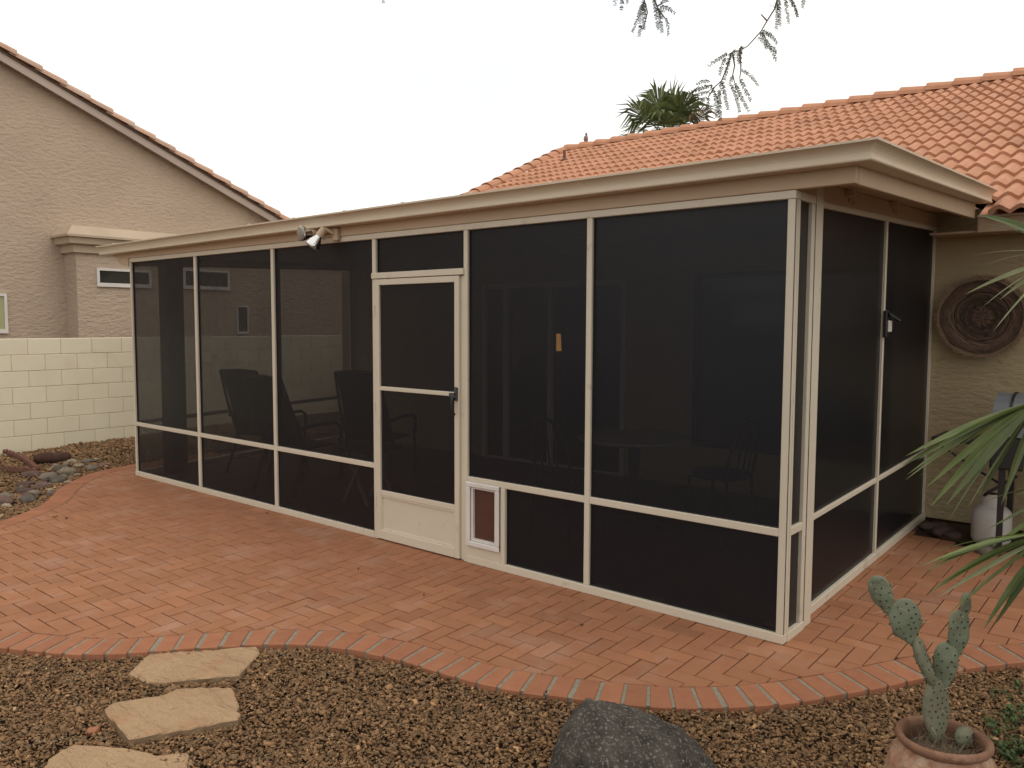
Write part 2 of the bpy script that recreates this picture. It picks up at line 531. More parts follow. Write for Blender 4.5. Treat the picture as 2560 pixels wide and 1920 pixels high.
BW = .19
inner = np.array([on_curve(s)[0] + on_curve(s)[1] * (BW + .006) for s in np.linspace(0, arc[-1], 420)])
iseg = np.diff(inner, axis=0)
def inside_info(p):
    d = np.hypot(inner[:, 0] - p[0], inner[:, 1] - p[1])
    i = min(int(np.argmin(d)), len(iseg) - 1)
    t = iseg[i] / (np.hypot(*iseg[i]) + 1e-9)
    n = np.array([-t[1], t[0]])
    return (np.array(p) - inner[i]) @ n, inner[i], n
poly_out = np.array([tuple(p) for p in curve] + [(1.8, 2.28), (.5, 2.30), (.12, 2.42), (-.02, 2.62), (-.02, 2.9), (-7.4, 2.9)])
def in_poly(px, py, poly):
    px, py = np.asarray(px, float), np.asarray(py, float)
    c = np.zeros(px.shape, bool)
    j = len(poly) - 1
    for i in range(len(poly)):
        xi, yi = poly[i]; xj, yj = poly[j]
        hit = ((yi > py) != (yj > py)) & (px < (xj - xi) * (py - yi) / (yj - yi + 1e-12) + xi)
        c ^= hit
        j = i
    return c

# bed slab under the bricks
m = MB()
pts = [tuple(inner[i]) for i in range(0, len(inner), 4)] + [tuple(inner[-1])] + [tuple(p) for p in poly_out[len(curve):]]
top = [(x, y, S * y - .0065) for x, y in pts]
import bmesh
bm = bmesh.new()
fv = [bm.verts.new(p) for p in top]
bm.faces.new(fv)
bmesh.ops.triangulate(bm, faces=bm.faces[:])
me = bpy.data.meshes.new('brick_patio'); bm.to_mesh(me); bm.free()
me.materials.append(MAT['sand'])
patio = tag(link('brick_patio', me), kind='structure')

def clip_half(poly, p0, n):
    o = []
    for i in range(len(poly)):
        a, b = np.array(poly[i]), np.array(poly[(i + 1) % len(poly)])
        da, db = (a - p0) @ n, (b - p0) @ n
        if da >= 0: o.append(tuple(a))
        if da * db < 0:
            o.append(tuple(a + (b - a) * da / (da - db)))
    return o

w = .0952
GAP = .0028
def cam_px(p):
    d = Vector(p) - CAMPOS
    z = d.dot(fw)
    return (1280 + 2039 * d.dot(r2) / z, 960 - 2039 * d.dot(u2) / z, z)
cells = []
for i in range(int(-7.6 / w), int(1.9 / w) + 1):
    for j in range(int(-3.2 / w), int(2.6 / w) + 1):
        k = (i - j) % 4
        if k == 0: rect = (i * w, (i + 2) * w, j * w, (j + 1) * w)
        elif k == 3: rect = (i * w, (i + 1) * w, j * w, (j + 2) * w)
        else: continue
        x0, x1, y0, y1 = rect
        cx, cy = (x0 + x1) / 2, (y0 + y1) / 2
        if -6.80 < cx < -.13 and cy > .10: continue
        if cx >= -.13 and cy > 2.42: continue
        if cx < -6.8 and cy > 2.5: continue
        if not in_poly([cx], [cy], poly_out)[0]:
            continue
        cells.append((rect, k))
whole, cut = [], []
for rect, k in cells:
    x0, x1, y0, y1 = rect
    cs = [(x0, y0), (x1, y0), (x1, y1), (x0, y1)]
    ds = [inside_info(c)[0] for c in cs]
    if min(ds) > .001: whole.append((rect, k))
    elif max(ds) > .012:
        _, p0, n = inside_info(((x0 + x1) / 2, (y0 + y1) / 2))
        pl = clip_half([(x0 + GAP, y0 + GAP), (x1 - GAP, y0 + GAP), (x1 - GAP, y1 - GAP), (x0 + GAP, y1 - GAP)], p0, n)
        if len(pl) >= 3:
            A = .5 * abs(sum(pl[q][0] * pl[(q + 1) % len(pl)][1] - pl[(q + 1) % len(pl)][0] * pl[q][1] for q in range(len(pl))))
            if A > 4e-4: cut.append((pl, A))
def score(p):
    u, v, z = cam_px(p)
    if z < .5 or u < -30 or u > 2590 or v < 0 or v > 1950: return 1e3 + z
    return z
whole.sort(key=lambda r: score(((r[0][0] + r[0][1]) / 2, (r[0][2] + r[0][3]) / 2, S * (r[0][2] + r[0][3]) / 2)))
nvar = 10
proto = {}
for k in (0, 3):
    for q in range(nvar):
        m = MB()
        lx, ly = ((w, w / 2) if k == 0 else (w / 2, w))
        m.box(-lx + GAP, lx - GAP, -ly + GAP, ly - GAP, -.03, 0, c=.0022, tint=random.choice([.5, .45, .55, .3, .7, .6, .4, .52, .9, .1]) if q else .5)
        proto[(k, q)] = m.mesh('brick', MAT['brick'])
rest = MB()
for n, (rect, k) in enumerate(whole):
    x0, x1, y0, y1 = rect
    cx, cy = (x0 + x1) / 2, (y0 + y1) / 2
    dz = random.gauss(0, .0010)
    if n < 255:
        o = link('brick', proto[(k, random.randrange(nvar))], patio)
        o.location = (cx, cy, S * cy + dz)
        o.rotation_euler = (math.atan(S) + random.gauss(0, .004), random.gauss(0, .005), random.gauss(0, .006))
    else:
        rest.box(x0 + GAP, x1 - GAP, y0 + GAP, y1 - GAP, -.03 + dz, dz, c=.0022, sl=S, tint=min(max(random.gauss(.5, .14), .05), .95))
def prism(mb, pl, z0, z1, tint, c=.002):
    cx = sum(p[0] for p in pl) / len(pl); cy = sum(p[1] for p in pl) / len(pl)
    n = len(pl)
    ins = []
    for p in pl:
        d = math.hypot(p[0] - cx, p[1] - cy) + 1e-6
        f = max(1 - c * 1.4 / d, .3)
        ins.append((cx + (p[0] - cx) * f, cy + (p[1] - cy) * f))
    vs = [(x, y, z0 + S * y) for x, y in pl] + [(x, y, z1 - c + S * y) for x, y in pl] + [(x, y, z1 + S * y) for x, y in ins]
    fs = [(i, (i + 1) % n, n + (i + 1) % n, n + i) for i in range(n)] + [(n + i, n + (i + 1) % n, 2 * n + (i + 1) % n, 2 * n + i) for i in range(n)]
    fs.append(tuple(2 * n + i for i in range(n)))
    mb.add(vs, fs, tint)
cut.sort(key=lambda c: score((c[0][0][0], c[0][0][1], S * c[0][0][1])))
for n, (pl, A) in enumerate(cut):
    if n < 45:
        mm = MB(); prism(mm, pl, -.03, random.gauss(0, .001), random.random() * .3 + .35)
        mm.build('brick', MAT['brick'], patio)
    else:
        prism(rest, pl, -.03, random.gauss(0, .001), random.random() * .3 + .35)
tag(rest.build('paving_bricks', MAT['brick'], patio), kind='stuff')

# soldier-course border set in grey mortar
m = MB()
ns = 300
vs, fs = [], []
for q in range(ns + 1):
    p, n = on_curve(arc[-1] * q / ns)
    a, b = p + n * .012, p + n * (BW + .003)
    for (x, y), z in ((a, -.06), (a, -.0022), (b, -.0022)):
        vs.append((x, y, S * y + z))
for q in range(ns):
    fs += [(3 * q, 3 * q + 3, 3 * q + 4, 3 * q + 1), (3 * q + 1, 3 * q + 4, 3 * q + 5, 3 * q + 2)]
m.add(vs, fs)
border = tag(m.build('patio_border', MAT['cement']), kind='structure')
s = .02
while s < arc[-1] - .12:
    j = abs(random.gauss(0, .0012))
    g = random.uniform(.017, .026) if s > 5.2 else .005
    p0, n0 = on_curve(s); p1, n1 = on_curve(s + .112 - g)
    e = random.gauss(0, .004)
    pl = [tuple(p0 + n0 * e), tuple(p1 + n1 * e), tuple(p1 + n1 * (BW + e * .3)), tuple(p0 + n0 * (BW + e * .3))]
    mm = MB(); prism(mm, pl, -.065, .002 + j, min(max(random.gauss(.55, .2), 0), 1), c=.004)
    mm.build('brick', MAT['brick_b'], border)
    s += .112 + random.gauss(0, .002)

# ------------------------------------------------------------------ gravel
def chips(n, xr, yr, size, keep):
    x = rng.uniform(*xr, n); y = rng.uniform(*yr, n)
    k = keep(x, y)
    x, y = x[k], y[k]
    n = len(x)
    L = size * rng.lognormal(0, .30, n)
    dims = np.stack([L * .62, L * rng.uniform(.26, .44, n), L * rng.uniform(.10, .24, n)], 1)
    base = np.array([(-1, -1, -1), (1, -1, -1), (1, 1, -1), (-1, 1, -1), (-.9, -.5, 1), (.6, -.9, 1), (.9, .5, 1), (-.6, .95, 1)], float)
    v = base[None] * (1 + rng.uniform(-.5, .35, (n, 8, 3)))
    v *= dims[:, None, :]
    th = rng.uniform(0, 2 * np.pi, n); ti = rng.normal(0, .42, n); tj = rng.normal(0, .42, n)
    c, s_ = np.cos(ti), np.sin(ti)
    v = np.stack([v[..., 0], v[..., 1] * c[:, None] - v[..., 2] * s_[:, None], v[..., 1] * s_[:, None] + v[..., 2] * c[:, None]], -1)
    c, s_ = np.cos(tj), np.sin(tj)
    v = np.stack([v[..., 0] * c[:, None] + v[..., 2] * s_[:, None], v[..., 1], -v[..., 0] * s_[:, None] + v[..., 2] * c[:, None]], -1)
    c, s_ = np.cos(th), np.sin(th)
    v = np.stack([v[..., 0] * c[:, None] - v[..., 1] * s_[:, None], v[..., 0] * s_[:, None] + v[..., 1] * c[:, None], v[..., 2]], -1)
    lump = .006 * np.sin(x * 9.1 + y * 4.3) + .005 * np.sin(y * 13.7 - x * 6.1)
    z = hgt_np(x, y) + rng.uniform(-.004, .012, n) + lump
    v += np.stack([x, y, z], -1)[:, None, :]
    return v.reshape(-1, 3), n
def keep(x, y):
    u = np.stack([x - CAMPOS.x, y - CAMPOS.y, hgt_np(x, y) - CAMPOS.z], -1)
    zz = u @ np.array(fw)
    uu = 1280 + 2039 * (u @ np.array(r2)) / np.maximum(zz, .1)
    vv = 960 - 2039 * (u @ np.array(u2)) / np.maximum(zz, .1)
    return (~in_poly(x, y, poly_out)) & (zz > .6) & (uu > -500) & (uu < 3060) & (vv < 2350)
V, cnt = [], 0
for n, xr, yr, sz in ((270000, (-3.9, 2.2), (-3.6, 1.3), .0132), (75000, (-9.0, -3.6), (-3.4, 2.9), .026)):
    v, c = chips(n, xr, yr, sz, keep)
    V.append(v); cnt += c
V = np.concatenate(V)
fbase = np.array([(3, 2, 1, 0), (4, 5, 6, 7), (0, 1, 5, 4), (1, 2, 6, 5), (2, 3, 7, 6), (3, 0, 4, 7)])
Fq = (fbase[None] + 8 * np.arange(cnt)[:, None, None]).reshape(-1, 4)
me = bpy.data.meshes.new('gravel')
me.vertices.add(len(V)); me.vertices.foreach_set('co', V.astype(np.float32).ravel())
me.loops.add(Fq.size); me.loops.foreach_set('vertex_index', Fq.astype(np.int32).ravel())
me.polygons.add(len(Fq)); me.polygons.foreach_set('loop_start', np.arange(0, Fq.size, 4, dtype=np.int32))
me.update(calc_edges=True)
at = me.attributes.new('tint', 'FLOAT', 'FACE')
tv = np.clip(rng.beta(1.5, 1.9, cnt), 0, 1)
tv[rng.random(cnt) < .02] = 1.5
at.data.foreach_set('value', np.repeat(tv, 6).astype(np.float32))
me.materials.append(MAT['gravel'])
tag(link('gravel', me), 'brown crushed gravel covering the beds around the brick patio', 'gravel', kind='stuff')
NCHIP = cnt

# ------------------------------------------------------------------ porch floor
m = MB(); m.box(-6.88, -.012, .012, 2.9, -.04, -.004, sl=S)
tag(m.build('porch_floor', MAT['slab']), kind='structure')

# ------------------------------------------------------------------ screen enclosure
enc = thing('screen_enclosure', 'beige framed screen room with dark mesh panels on the brick patio', 'screen room', (-3.4, 0, 0))
Z0, ZT, ZH = .048, 2.198, 2.238
B('sill', 'frame', enc, (-6.892, -3.107, -.006, .045, 0, Z0), c=.003)
B('sill', 'frame', enc, (-2.159, .0, -.006, .045, 0, Z0), c=.003)
B('header', 'frame', enc, (-6.892, .0, -.004, .045, ZT, ZH), c=.003)
posts = {'l': (-6.892, -6.864), '1': (-5.627, -5.588), '2': (-4.389, -4.350), '3': (-1.218, -1.180), 'c': (-.041, -.0015)}
for k, (a, b) in posts.items():
    B('post', 'frame', enc, (a, b, 0, .042, Z0, ZT), c=.003)
B('post', 'frame', enc, (-3.107, -3.068, -.002, .042, 0, ZT), c=.003)
B('post', 'frame', enc, (-2.195, -2.159, -.001, .042, 0, ZT), c=.003)
B('door_jamb', 'frame', enc, (-2.226, -2.1955, .008, .042, .004, 1.905), c=.002)
for a, b, z0, z1 in ((-6.864, -5.627, .523, .561), (-5.588, -4.389, .523, .561), (-4.350, -3.107, .523, .561), (-2.159, -1.218, .54, .58), (-1.180, -.041, .54, .58)):
    B('rail', 'frame', enc, (a, b, .0015, .042, z0, z1), c=.003)
B('door_header', 'frame', enc, (-3.105, -2.186, -.014, .044, 1.911, 1.953), c=.003)
def screen(x0, x1, z0, z1, y=.024, parent=enc):
    m = MB()
    m.add([(x0, y, z0), (x1, y, z0), (x1, y, z1), (x0, y, z1)], [(0, 1, 2, 3)])
    return m.build('screen', MAT['screen'], parent)
e_ = .004
for a, b, z in ((-6.864, -5.627, (.523, .561)), (-5.588, -4.389, (.523, .561)), (-4.350, -3.107, (.523, .561)), (-1.180, -.041, (.54, .58))):
    screen(a - e_, b + e_, Z0 - e_, z[0] + e_); screen(a - e_, b + e_, z[1] - e_, ZT + e_)
screen(-2.163, -1.214, .576, ZT + e_)
screen(-1.834, -1.214, .044, .544)
screen(-3.072, -2.191, 1.949, ZT + e_)
# spline beads round the panels (thin dark shadow line)
def bead(x0, x1, z0, z1):
    m = MB()
    for b in ((x0, x1, .0165, .0235, z0, z0 + .006), (x0, x1, .0165, .0235, z1 - .006, z1), (x0, x0 + .006, .0165, .0235, z0 + .006, z1 - .006), (x1 - .006, x1, .0165, .0235, z0 + .006, z1 - .006)):
        m.box(*b)
    m.build('spline', MAT['black'], enc)
for a, b in ((-6.864, -5.627), (-5.588, -4.389), (-4.350, -3.107)):
    bead(a, b, Z0, .523); bead(a, b, .561, ZT)
bead(-2.159, -1.218, .58, ZT); bead(-1.830, -1.218, Z0, .54); bead(-1.180, -.041, Z0, .54); bead(-1.180, -.041, .58, ZT); bead(-3.068, -2.195, 1.953, ZT)
# screws
def screws(pts, parent, nrm='y'):
    for (x, y, z) in pts:
        m = MB()
        m.lathe([(.0001, .0035), (.003, .0028), (.0042, 0)], (x, y, z), (0, -1, 0) if nrm == 'y' else (1, 0, 0), n=8)
        m.build('screw', MAT['frame'], parent)
sp = []
for x in (-6.2, -5.60, -5.0, -4.37, -3.7, -1.75, -1.2, -1.24, -1.16, -.6, -.09, -.055, -.02):
    sp += [(x, -.006, .024)]
for x in (-5.61, -4.37, -3.09, -2.18, -1.85, -1.6, -1.2, -.9, -.5, -.1, -.02): sp.append((x, -.004, ZT + .014))
for z in (.12, .5, .88, 1.26, 1.64): sp += [(-3.087, -.002, z), (-2.177, -.001, z + .06)]
screws(sp, enc)

# screen door
door = B('screen_door', 'frame', enc, (-3.066, -3.024, -.012, .018, .010, 1.906), c=.003)
B('door_stile', 'frame', door, (-2.270, -2.2275, -.012, .018, .010, 1.906), c=.003)
B('door_rail', 'frame', door, (-3.024, -2.270, -.011, .018, 1.864, 1.906), c=.003)
B('door_rail', 'frame', door, (-3.024, -2.270, -.010, .018, 1.106, 1.135), c=.003)
B('door_rail', 'frame', door, (-3.024, -2.270, -.010, .018, .335, .372), c=.003)
B('door_rail', 'frame', door, (-3.024, -2.270, -.011, .018, .010, .076), c=.003)
B('kick_plate', 'frame', door, (-3.024, -2.270, .004, .010, .076, .335))
B('kick_trim', 'frame', door, (-3.022, -2.272, -.006, .004, .0765, .086), (-3.022, -2.272, -.006, .004, .322, .3345), (-3.0235, -3.013, -.006, .004, .086, .322), (-2.281, -2.2705, -.006, .004, .086, .322))
for z0, z1 in ((.368, 1.11), (1.131, 1.868)):
    screen(-3.028, -2.266, z0, z1, .004, door)
m = MB()
m.obox((-2.246, -.020, 1.125), ((1, 0, 0), (0, 1, 0), (0, 0, 1)), (.013, .008, .045), ch=.004)
m.obox((-2.262, -.036, 1.115), ((1, 0, 0), (0, 1, 0), (0, 0, 1)), (.026, .012, .016), ch=.004)
m.tube([(-2.250, -.03, 1.12), (-2.256, -.05, 1.085), (-2.257, -.052, 1.04), (-2.246, -.04, 1.0), (-2.240, -.034, .985)], [.009, .009, .008, .007, .005], 8)
m.build('handle', MAT['black'], door, smooth=True)
for z in (.25, .95, 1.65):
    m = MB(); m.lathe([(.006, 0), (.006, .07)], (-3.069, -.016, z), (0, 0, 1), n=8, cap=True)
    m.build('hinge', MAT['frame'], door)

# pet door
pd = B('pet_door', 'white', enc, (-2.159, -1.868, -.022, -.007, .518, .55), (-2.159, -1.868, -.022, -.007, .12, .155), (-2.159, -2.122, -.022, -.007, .155, .518), (-1.902, -1.868, -.022, -.007, .155, .518), c=.005)
B('pet_door_frame', 'white', pd, (-2.122, -2.104, -.0065, .03, .155, .518), (-1.915, -1.902, -.0065, .03, .155, .518), (-2.104, -1.915, -.0065, .03, .155, .172), (-2.104, -1.915, -.0065, .03, .506, .518))
B('flap', 'flap', pd, (-2.104, -1.915, .012, .016, .172, .506))
B('pet_door_panel', 'frame', enc, (-2.159, -1.8685, -.003, .012, Z0 + .0005, .1195))
B('post', 'frame', enc, (-1.8675, -1.8305, -.005, .04, Z0 + .0005, .5395), c=.003)

# right return and side
B('seam', 'black', enc, (-.0012, .0008, .0005, .0045, Z0 + .001, ZT - .001))  # black strip stands in for the shade inside the corner gap
B('seam', 'black', enc, (-.03, -.0005, .2615, .2715, .003, 2.235))  # black filler draws the dark gap beside the roof post
B('corner_channel', 'frame', enc, (-.030, 0, .0435, .062, Z0, ZT), c=.002)
B('sill', 'frame', enc, (-.045, .005, .0455, .262, 0.0, Z0), c=.003)
B('header', 'frame', enc, (-.045, .002, .0455, .262, ZT, ZH), c=.003)
B('post', 'frame', enc, (-.04, .0, .217, .261, Z0, ZT), c=.003)
B('rail', 'frame', enc, (-.04, -.0005, .062, .217, .54, .58), c=.003)
def sscreen(x, y0, y1, z0, z1, sl=0.0, mat='screen'):
    m = MB()
    m.add([(x, y0, z0 + sl * y0), (x, y1, z0 + sl * y1), (x, y1, z1 + sl * y1), (x, y0, z1 + sl * y0)], [(0, 1, 2, 3)])
    return m.build('screen', MAT[mat], enc)
sscreen(-.02, .058, .221, Z0 - e_, .544); sscreen(-.02, .058, .221, .576, ZT + e_)
B('sill', 'frame', enc, (-.075, -.030, .374, 2.858, .002, .052), c=.003, sl=S)
B('header', 'frame', enc, (-.075, -.033, .374, 2.858, 2.19, 2.222), c=.003, sl=S)
B('post', 'frame', enc, (-.073, -.036, 1.610, 1.640, .052, 2.19), c=.002, sl=S)
B('post', 'frame', enc, (-.073, -.036, 2.835, 2.857, .052, 2.19), c=.002, sl=S)
B('rail', 'frame', enc, (-.073, -.038, .374, 1.610, .518, .548), c=.003, sl=S)
B('rail', 'frame', enc, (-.073, -.038, 1.640, 2.835, .518, .548), c=.003, sl=S)
for y0, y1 in ((.374, 1.612), (1.638, 2.84)):
    sscreen(-.052, y0, y1, .048, .522, S); sscreen(-.052, y0, y1, .544, 2.194, S)
screws([(.005, .08, .024), (.005, .24, .024), (.0, .24, .5), (.0, .24, .62), (.0, .24, 1.3)], enc, 'x')
# latch on the side panel
lt = MB()
lt.obox((-.024, 1.625, 1.60), ((1, 0, 0), (0, 1, 0), (0, 0, 1)), (.011, .030, .085), ch=.004)
lt.bar((-.01, 1.62, 1.665), (.035, 1.70, 1.62), .022, .014)
lto = lt.build('side_latch', MAT['black'], enc)
m = MB()
m.obox((-.010, 1.655, 1.585), ((1, 0, 0), (0, 1, 0), (0, 0, 1)), (.005, .035, .036), ch=.003)
m.build('latch_plate', MAT['white'], lto)

# left side of the room
B('sill', 'frame', enc, (-6.892, -6.85, .046, 2.858, 0, .05), c=.003, sl=S)
B('header', 'frame', enc, (-6.892, -6.85, .046, 2.858, 2.16, 2.2), c=.003, sl=S)
for y in (.70, 1.72, 2.80):
    B('post', 'frame', enc, (-6.89, -6.852, y, y + .045, .05, 2.16), c=.003, sl=S)
for y0, y1 in ((.046, .70), (.745, 1.72), (1.765, 2.80)):
    B('rail', 'frame', enc, (-6.89, -6.853, y0, y1, .53, .575), c=.003, sl=S)
    sscreen(-6.87, y0, y1, .048, 2.165, S, 'screen_l')

# ------------------------------------------------------------------ patio cover
cov = thing('patio_cover', 'low beige patio roof with gutters above the screen room', 'patio roof', (-3.4, 0, 2.24))
B('fascia', 'trim', cov, (-7.0, .276, -.010, .03, 2.2395, 2.335), c=.003)
B('fascia', 'trim', cov, (.246, .279, .0305, 2.53, 2.236, 2.335), c=.003, sl=.037)
B('soffit', 'trim', cov, (-6.99, .2455, .0305, 2.857, 2.318, 2.33), sl=.037)
B('roof_panel', 'gutter', cov, (-7.2, .275, -.009, 2.42, 2.3385, 2.375), sl=.037)
B('beam', 'trim', cov, (-.12, -.036, .374, 2.858, 2.2225, 2.315), sl=S)
B('beam', 'trim', cov, (-6.95, -6.84, .05, 2.858, 2.2005, 2.305), sl=S)
B('porch_ceiling', 'ceiling', cov, (-6.84, -.121, .05, 2.858, 2.24, 2.25), sl=S)
B('roof_post', 'frame', cov, (-.085, .0, .272, .373, -.02, 2.2995), c=.003)
B('roof_post', 'darkwood', cov, (-6.84, -6.64, .27, .44, 0.0, 2.24), c=.004)
B('beam', 'trim', cov, (-.036, .0, .046, .27, 2.2385, 2.31))
for y in (.80, 1.65):
    m = MB()
    m.box(-.0355, .012, y, y + .035, 2.275 + S * y, 2.306 + S * y)
    m.box(-.0355, -.024, y + .06, y + .085, 2.25 + S * y, 2.275 + S * y)
    m.box(-.0355, -.024, y + .12, y + .15, 2.245 + S * y, 2.27 + S * y)
    m.build('joist_hanger', MAT['trim'], cov)
# rounded beam end at the far left
m = MB()
prof = [(-6.9, 2.335), (-7.17, 2.335), (-7.17, 2.29)] + [(-7.17 + .27 * (1 - math.cos(a)), 2.29 - .13 * math.sin(a)) for a in np.linspace(.15, math.pi / 2, 7)] + [(-6.9, 2.16)]
n = len(prof)
m.add([(x, -.012, z) for x, z in prof] + [(x, .10, z) for x, z in prof], [tuple(range(n)), tuple(reversed(range(n, 2 * n)))] + [((i + 1) % n, i, n + i, n + (i + 1) % n) for i in range(n)])
m.build('beam_end', MAT['trim'], cov)
# ogee gutter with a mitred corner
gp = [(0, 0), (.083, 0), (.088, .004), (.089, .010), (.085, .015), (.083, .026), (.083, .038), (.086, .050), (.092, .061), (.101, .070), (.112, .076), (.122, .079), (.122, .090), (.114, .090), (.114, .084), (.098, .076), (.084, .06), (.076, .03), (.072, .006), (.005, .006), (.005, .088), (0, .088)]
m = MB()
def gpath(i, d, z):
    if i == 0: return (-7.36, -.0105 - d, 2.288 + z)
    if i == 1: return (-3.5, -.0105 - d, 2.307 + z)
    if i == 2: return (.280 + d, -.0105 - d, 2.318 + z)
    return (.280 + d, 2.60, 2.318 + z + .118)
m.sweep(gp, gpath, 4)
gut = m.build('gutter', MAT['gutter'], cov)
m = MB()
for x in np.arange(-7.0, .3, .62):
    m.box(x, x + .018, -.125, -.012, 2.40 + .004 * (x + 3), 2.406 + .004 * (x + 3))
m.build('gutter_strap', MAT['gutter'], gut)

# ------------------------------------------------------------------ house
house = thing('house', 'sand stucco house with orange tile roof behind the screen room', 'house', (-3, 6, 0))
hw = MB()
DX0, DX1, DZ = -4.62, -2.75, 2.02
WX0, WX1, WZ0, WZ1 = -2.02, -.32, .48, 2.05
for b in ((-7.1, DX0, 0.0, 2.43), (DX0, DX1, DZ, 2.43), (DX1, WX0, 0.0, 2.43), (WX0, WX1, 0, WZ0), (WX0, WX1, WZ1, 2.43), (WX1, 4.2, .125, 2.43)):
    hw.box(b[0], b[1], 2.86, 3.02, b[2], b[3])
hw.build('wall', MAT['stucco_h'], house)
B('wall', 'stucco_h', house, (-7.1, -6.94, 3.02, 13.4, 0, 2.6))
B('wall', 'stucco_h', house, (4.04, 4.2, 3.02, 13.4, 0, 2.6))
m = MB()
m.add([(-7.1, 2.87, 2.55), (-7.1, 13.45, 2.55), (-7.1, 8.16, 4.55), (-6.95, 2.87, 2.55), (-6.95, 13.45, 2.55), (-6.95, 8.16, 4.55)], [(0, 1, 2), (5, 4, 3), (0, 2, 5, 3), (1, 4, 5, 2)])
m.build('gable', MAT['stucco_h'], house)
B('foundation', 'soil', house, (-.03, 4.2, 2.90, 3.0, -.1, .125))
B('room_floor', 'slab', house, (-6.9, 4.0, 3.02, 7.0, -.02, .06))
B('room_wall', 'interior', house, (-6.9, 4.0, 7.0, 7.1, .06, 2.5), (-5.6, -5.5, 3.02, 7.0, .06, 2.5), (-2.4, -2.3, 3.02, 7.0, .06, 2.5))
B('room_ceiling', 'interior', house, (-6.9, 4.0, 3.02, 7.1, 2.5, 2.58))
sd_ = B('sliding_door', 'white', house, (DX0, DX0 + .05, 2.855, 2.95, .06, DZ), (DX1 - .05, DX1, 2.855, 2.95, .06, DZ), (DX0 + .05, DX1 - .05, 2.856, 2.95, DZ - .05, DZ), (DX0 + .05, DX1 - .05, 2.856, 2.95, .06, .12), (-4.31, -4.25, 2.856, 2.93, .12, DZ - .05), (-3.70, -3.64, 2.857, 2.93, .12, DZ - .05))
B('pane', 'glass', sd_, (DX0 + .05, -4.31, 2.89, 2.895, .12, DZ - .05))
B('pane', 'glass', sd_, (-4.25, -3.70, 2.90, 2.905, .12, DZ - .05))
B('pane', 'glass', sd_, (-3.64, DX1 - .05, 2.89, 2.895, .12, DZ - .05))
wn = B('window', 'bronze', house, (WX0, WX0 + .04, 2.85, 2.95, WZ0, WZ1), (WX1 - .04, WX1, 2.85, 2.95, WZ0, WZ1), (WX0 + .04, WX1 - .04, 2.851, 2.95, WZ0, WZ0 + .04), (WX0 + .04, WX1 - .04, 2.851, 2.95, WZ1 - .04, WZ1))
B('pane', 'win', wn, (WX0 + .04, WX1 - .04, 2.89, 2.896, WZ0 + .04, WZ1 - .04))
# house eave
B('fascia', 'trim', house, (.29, 4.6, 2.56, 2.60, 2.235, 2.335), c=.003)
B('drip_edge', 'gutter', house, (.29, 4.6, 2.545, 2.60, 2.3355, 2.35))
B('soffit', 'trim', house, (-.02, 4.6, 2.6005, 2.859, 2.24, 2.255))
# roof
PITCH = .409
ANG = math.atan(PITCH)
RY, RZ = 8.16, 2.385 + PITCH * (8.16 - 2.5)
RX0, RX1 = -7.42, 2.9
SKEW = .16
def rz(y): return 2.385 + PITCH * (y - 2.5)
m = MB()
m.add([(RX0 + SKEW * (RY - 2.95), 2.95, rz(2.95) - .06), (.295, 2.95, rz(2.95) - .06), (.295, 2.565, rz(2.565) - .06), (4.6, 2.565, rz(2.565) - .06), (4.6, RY, RZ - .06), (RX0, RY, RZ - .06), (4.6, 13.9, rz(2.42) - .05), (RX0, 13.9, rz(2.42) - .05)], [(0, 1, 2, 3, 4, 5), (5, 4, 6, 7)])
roof = m.build('roof', MAT['tile'], house)
TW, TE, TLEN, AMP, TH = .257, .312, .395, .037, .030
def tile_geo(half=False):
    n = 12
    xs = [TW * k / n for k in range(n + 1)]
    zs = [AMP * (max(.5 - .5 * math.cos(4 * math.pi * k / n + .0), 0)) ** .75 for k in range(n + 1)]
    v = []
    for yy, dz in ((0, 0), (TLEN, 0)):
        v += [(x + .0008, yy, z + dz) for x, z in zip(xs, zs)]
    v += [(x + .0008, 0, z - TH) for x, z in zip(xs, zs)]
    v += [(x + .0008, TLEN, z - TH) for x, z in zip(xs, zs)]
    N1 = n + 1
    f = []
    for k in range(n):
        f.append((k, k + 1, N1 + k + 1, N1 + k))
        f.append((2 * N1 + k + 1, 2 * N1 + k, 2 * N1 + k, 2 * N1 + k + 1)[:0] or (k + 1, k, 2 * N1 + k, 2 * N1 + k + 1))
        f.append((2 * N1 + k, 3 * N1 + k, 3 * N1 + k + 1, 2 * N1 + k + 1))
    f.append((0, N1, 3 * N1, 2 * N1)); f.append((n, 2 * N1 + n, 3 * N1 + n, N1 + n))
    return v, f
tv_, tf_ = tile_geo()
tprot = []
for q in range(8):
    m = MB(); m.add(tv_, tf_, tint=[.5, .35, .65, .45, .8, .55, .2, .6][q])
    me_ = m.mesh('roof_tile', MAT['tile'])
    sm = [True] * len(tf_)
    tprot.append(me_)
TILT = ANG - .078
spots = []
nrow = int((RY - 2.5) / TE) + 1
for r in range(nrow):
    y = 2.44 + r * TE
    off = (TW / 2) * (r % 2)
    for c in range(int((RX1 - RX0 + .4) / TW) + 1):
        x = RX0 - off + c * TW + .08
        if x < RX0 + SKEW * (RY - y) - .04 or x > RX1: continue
        if y < 2.5 and x < .26: continue
        spots.append((x, y, rz(y) + .004))
def tscore(p):
    u, v, z = cam_px((p[0] + .13, p[1] + .15, p[2] + .1))
    bad = u < -20 or u > 2590 or v < -40
    # rows hidden behind the patio cover edge
    hid = (p[0] < .3) and (v > 342 + .133 * (2208 - u) - 4)
    return (1e3 if bad or hid else 0) + z
spots.sort(key=tscore)
rest = MB()
rotm = Matrix.Rotation(TILT, 4, 'X')
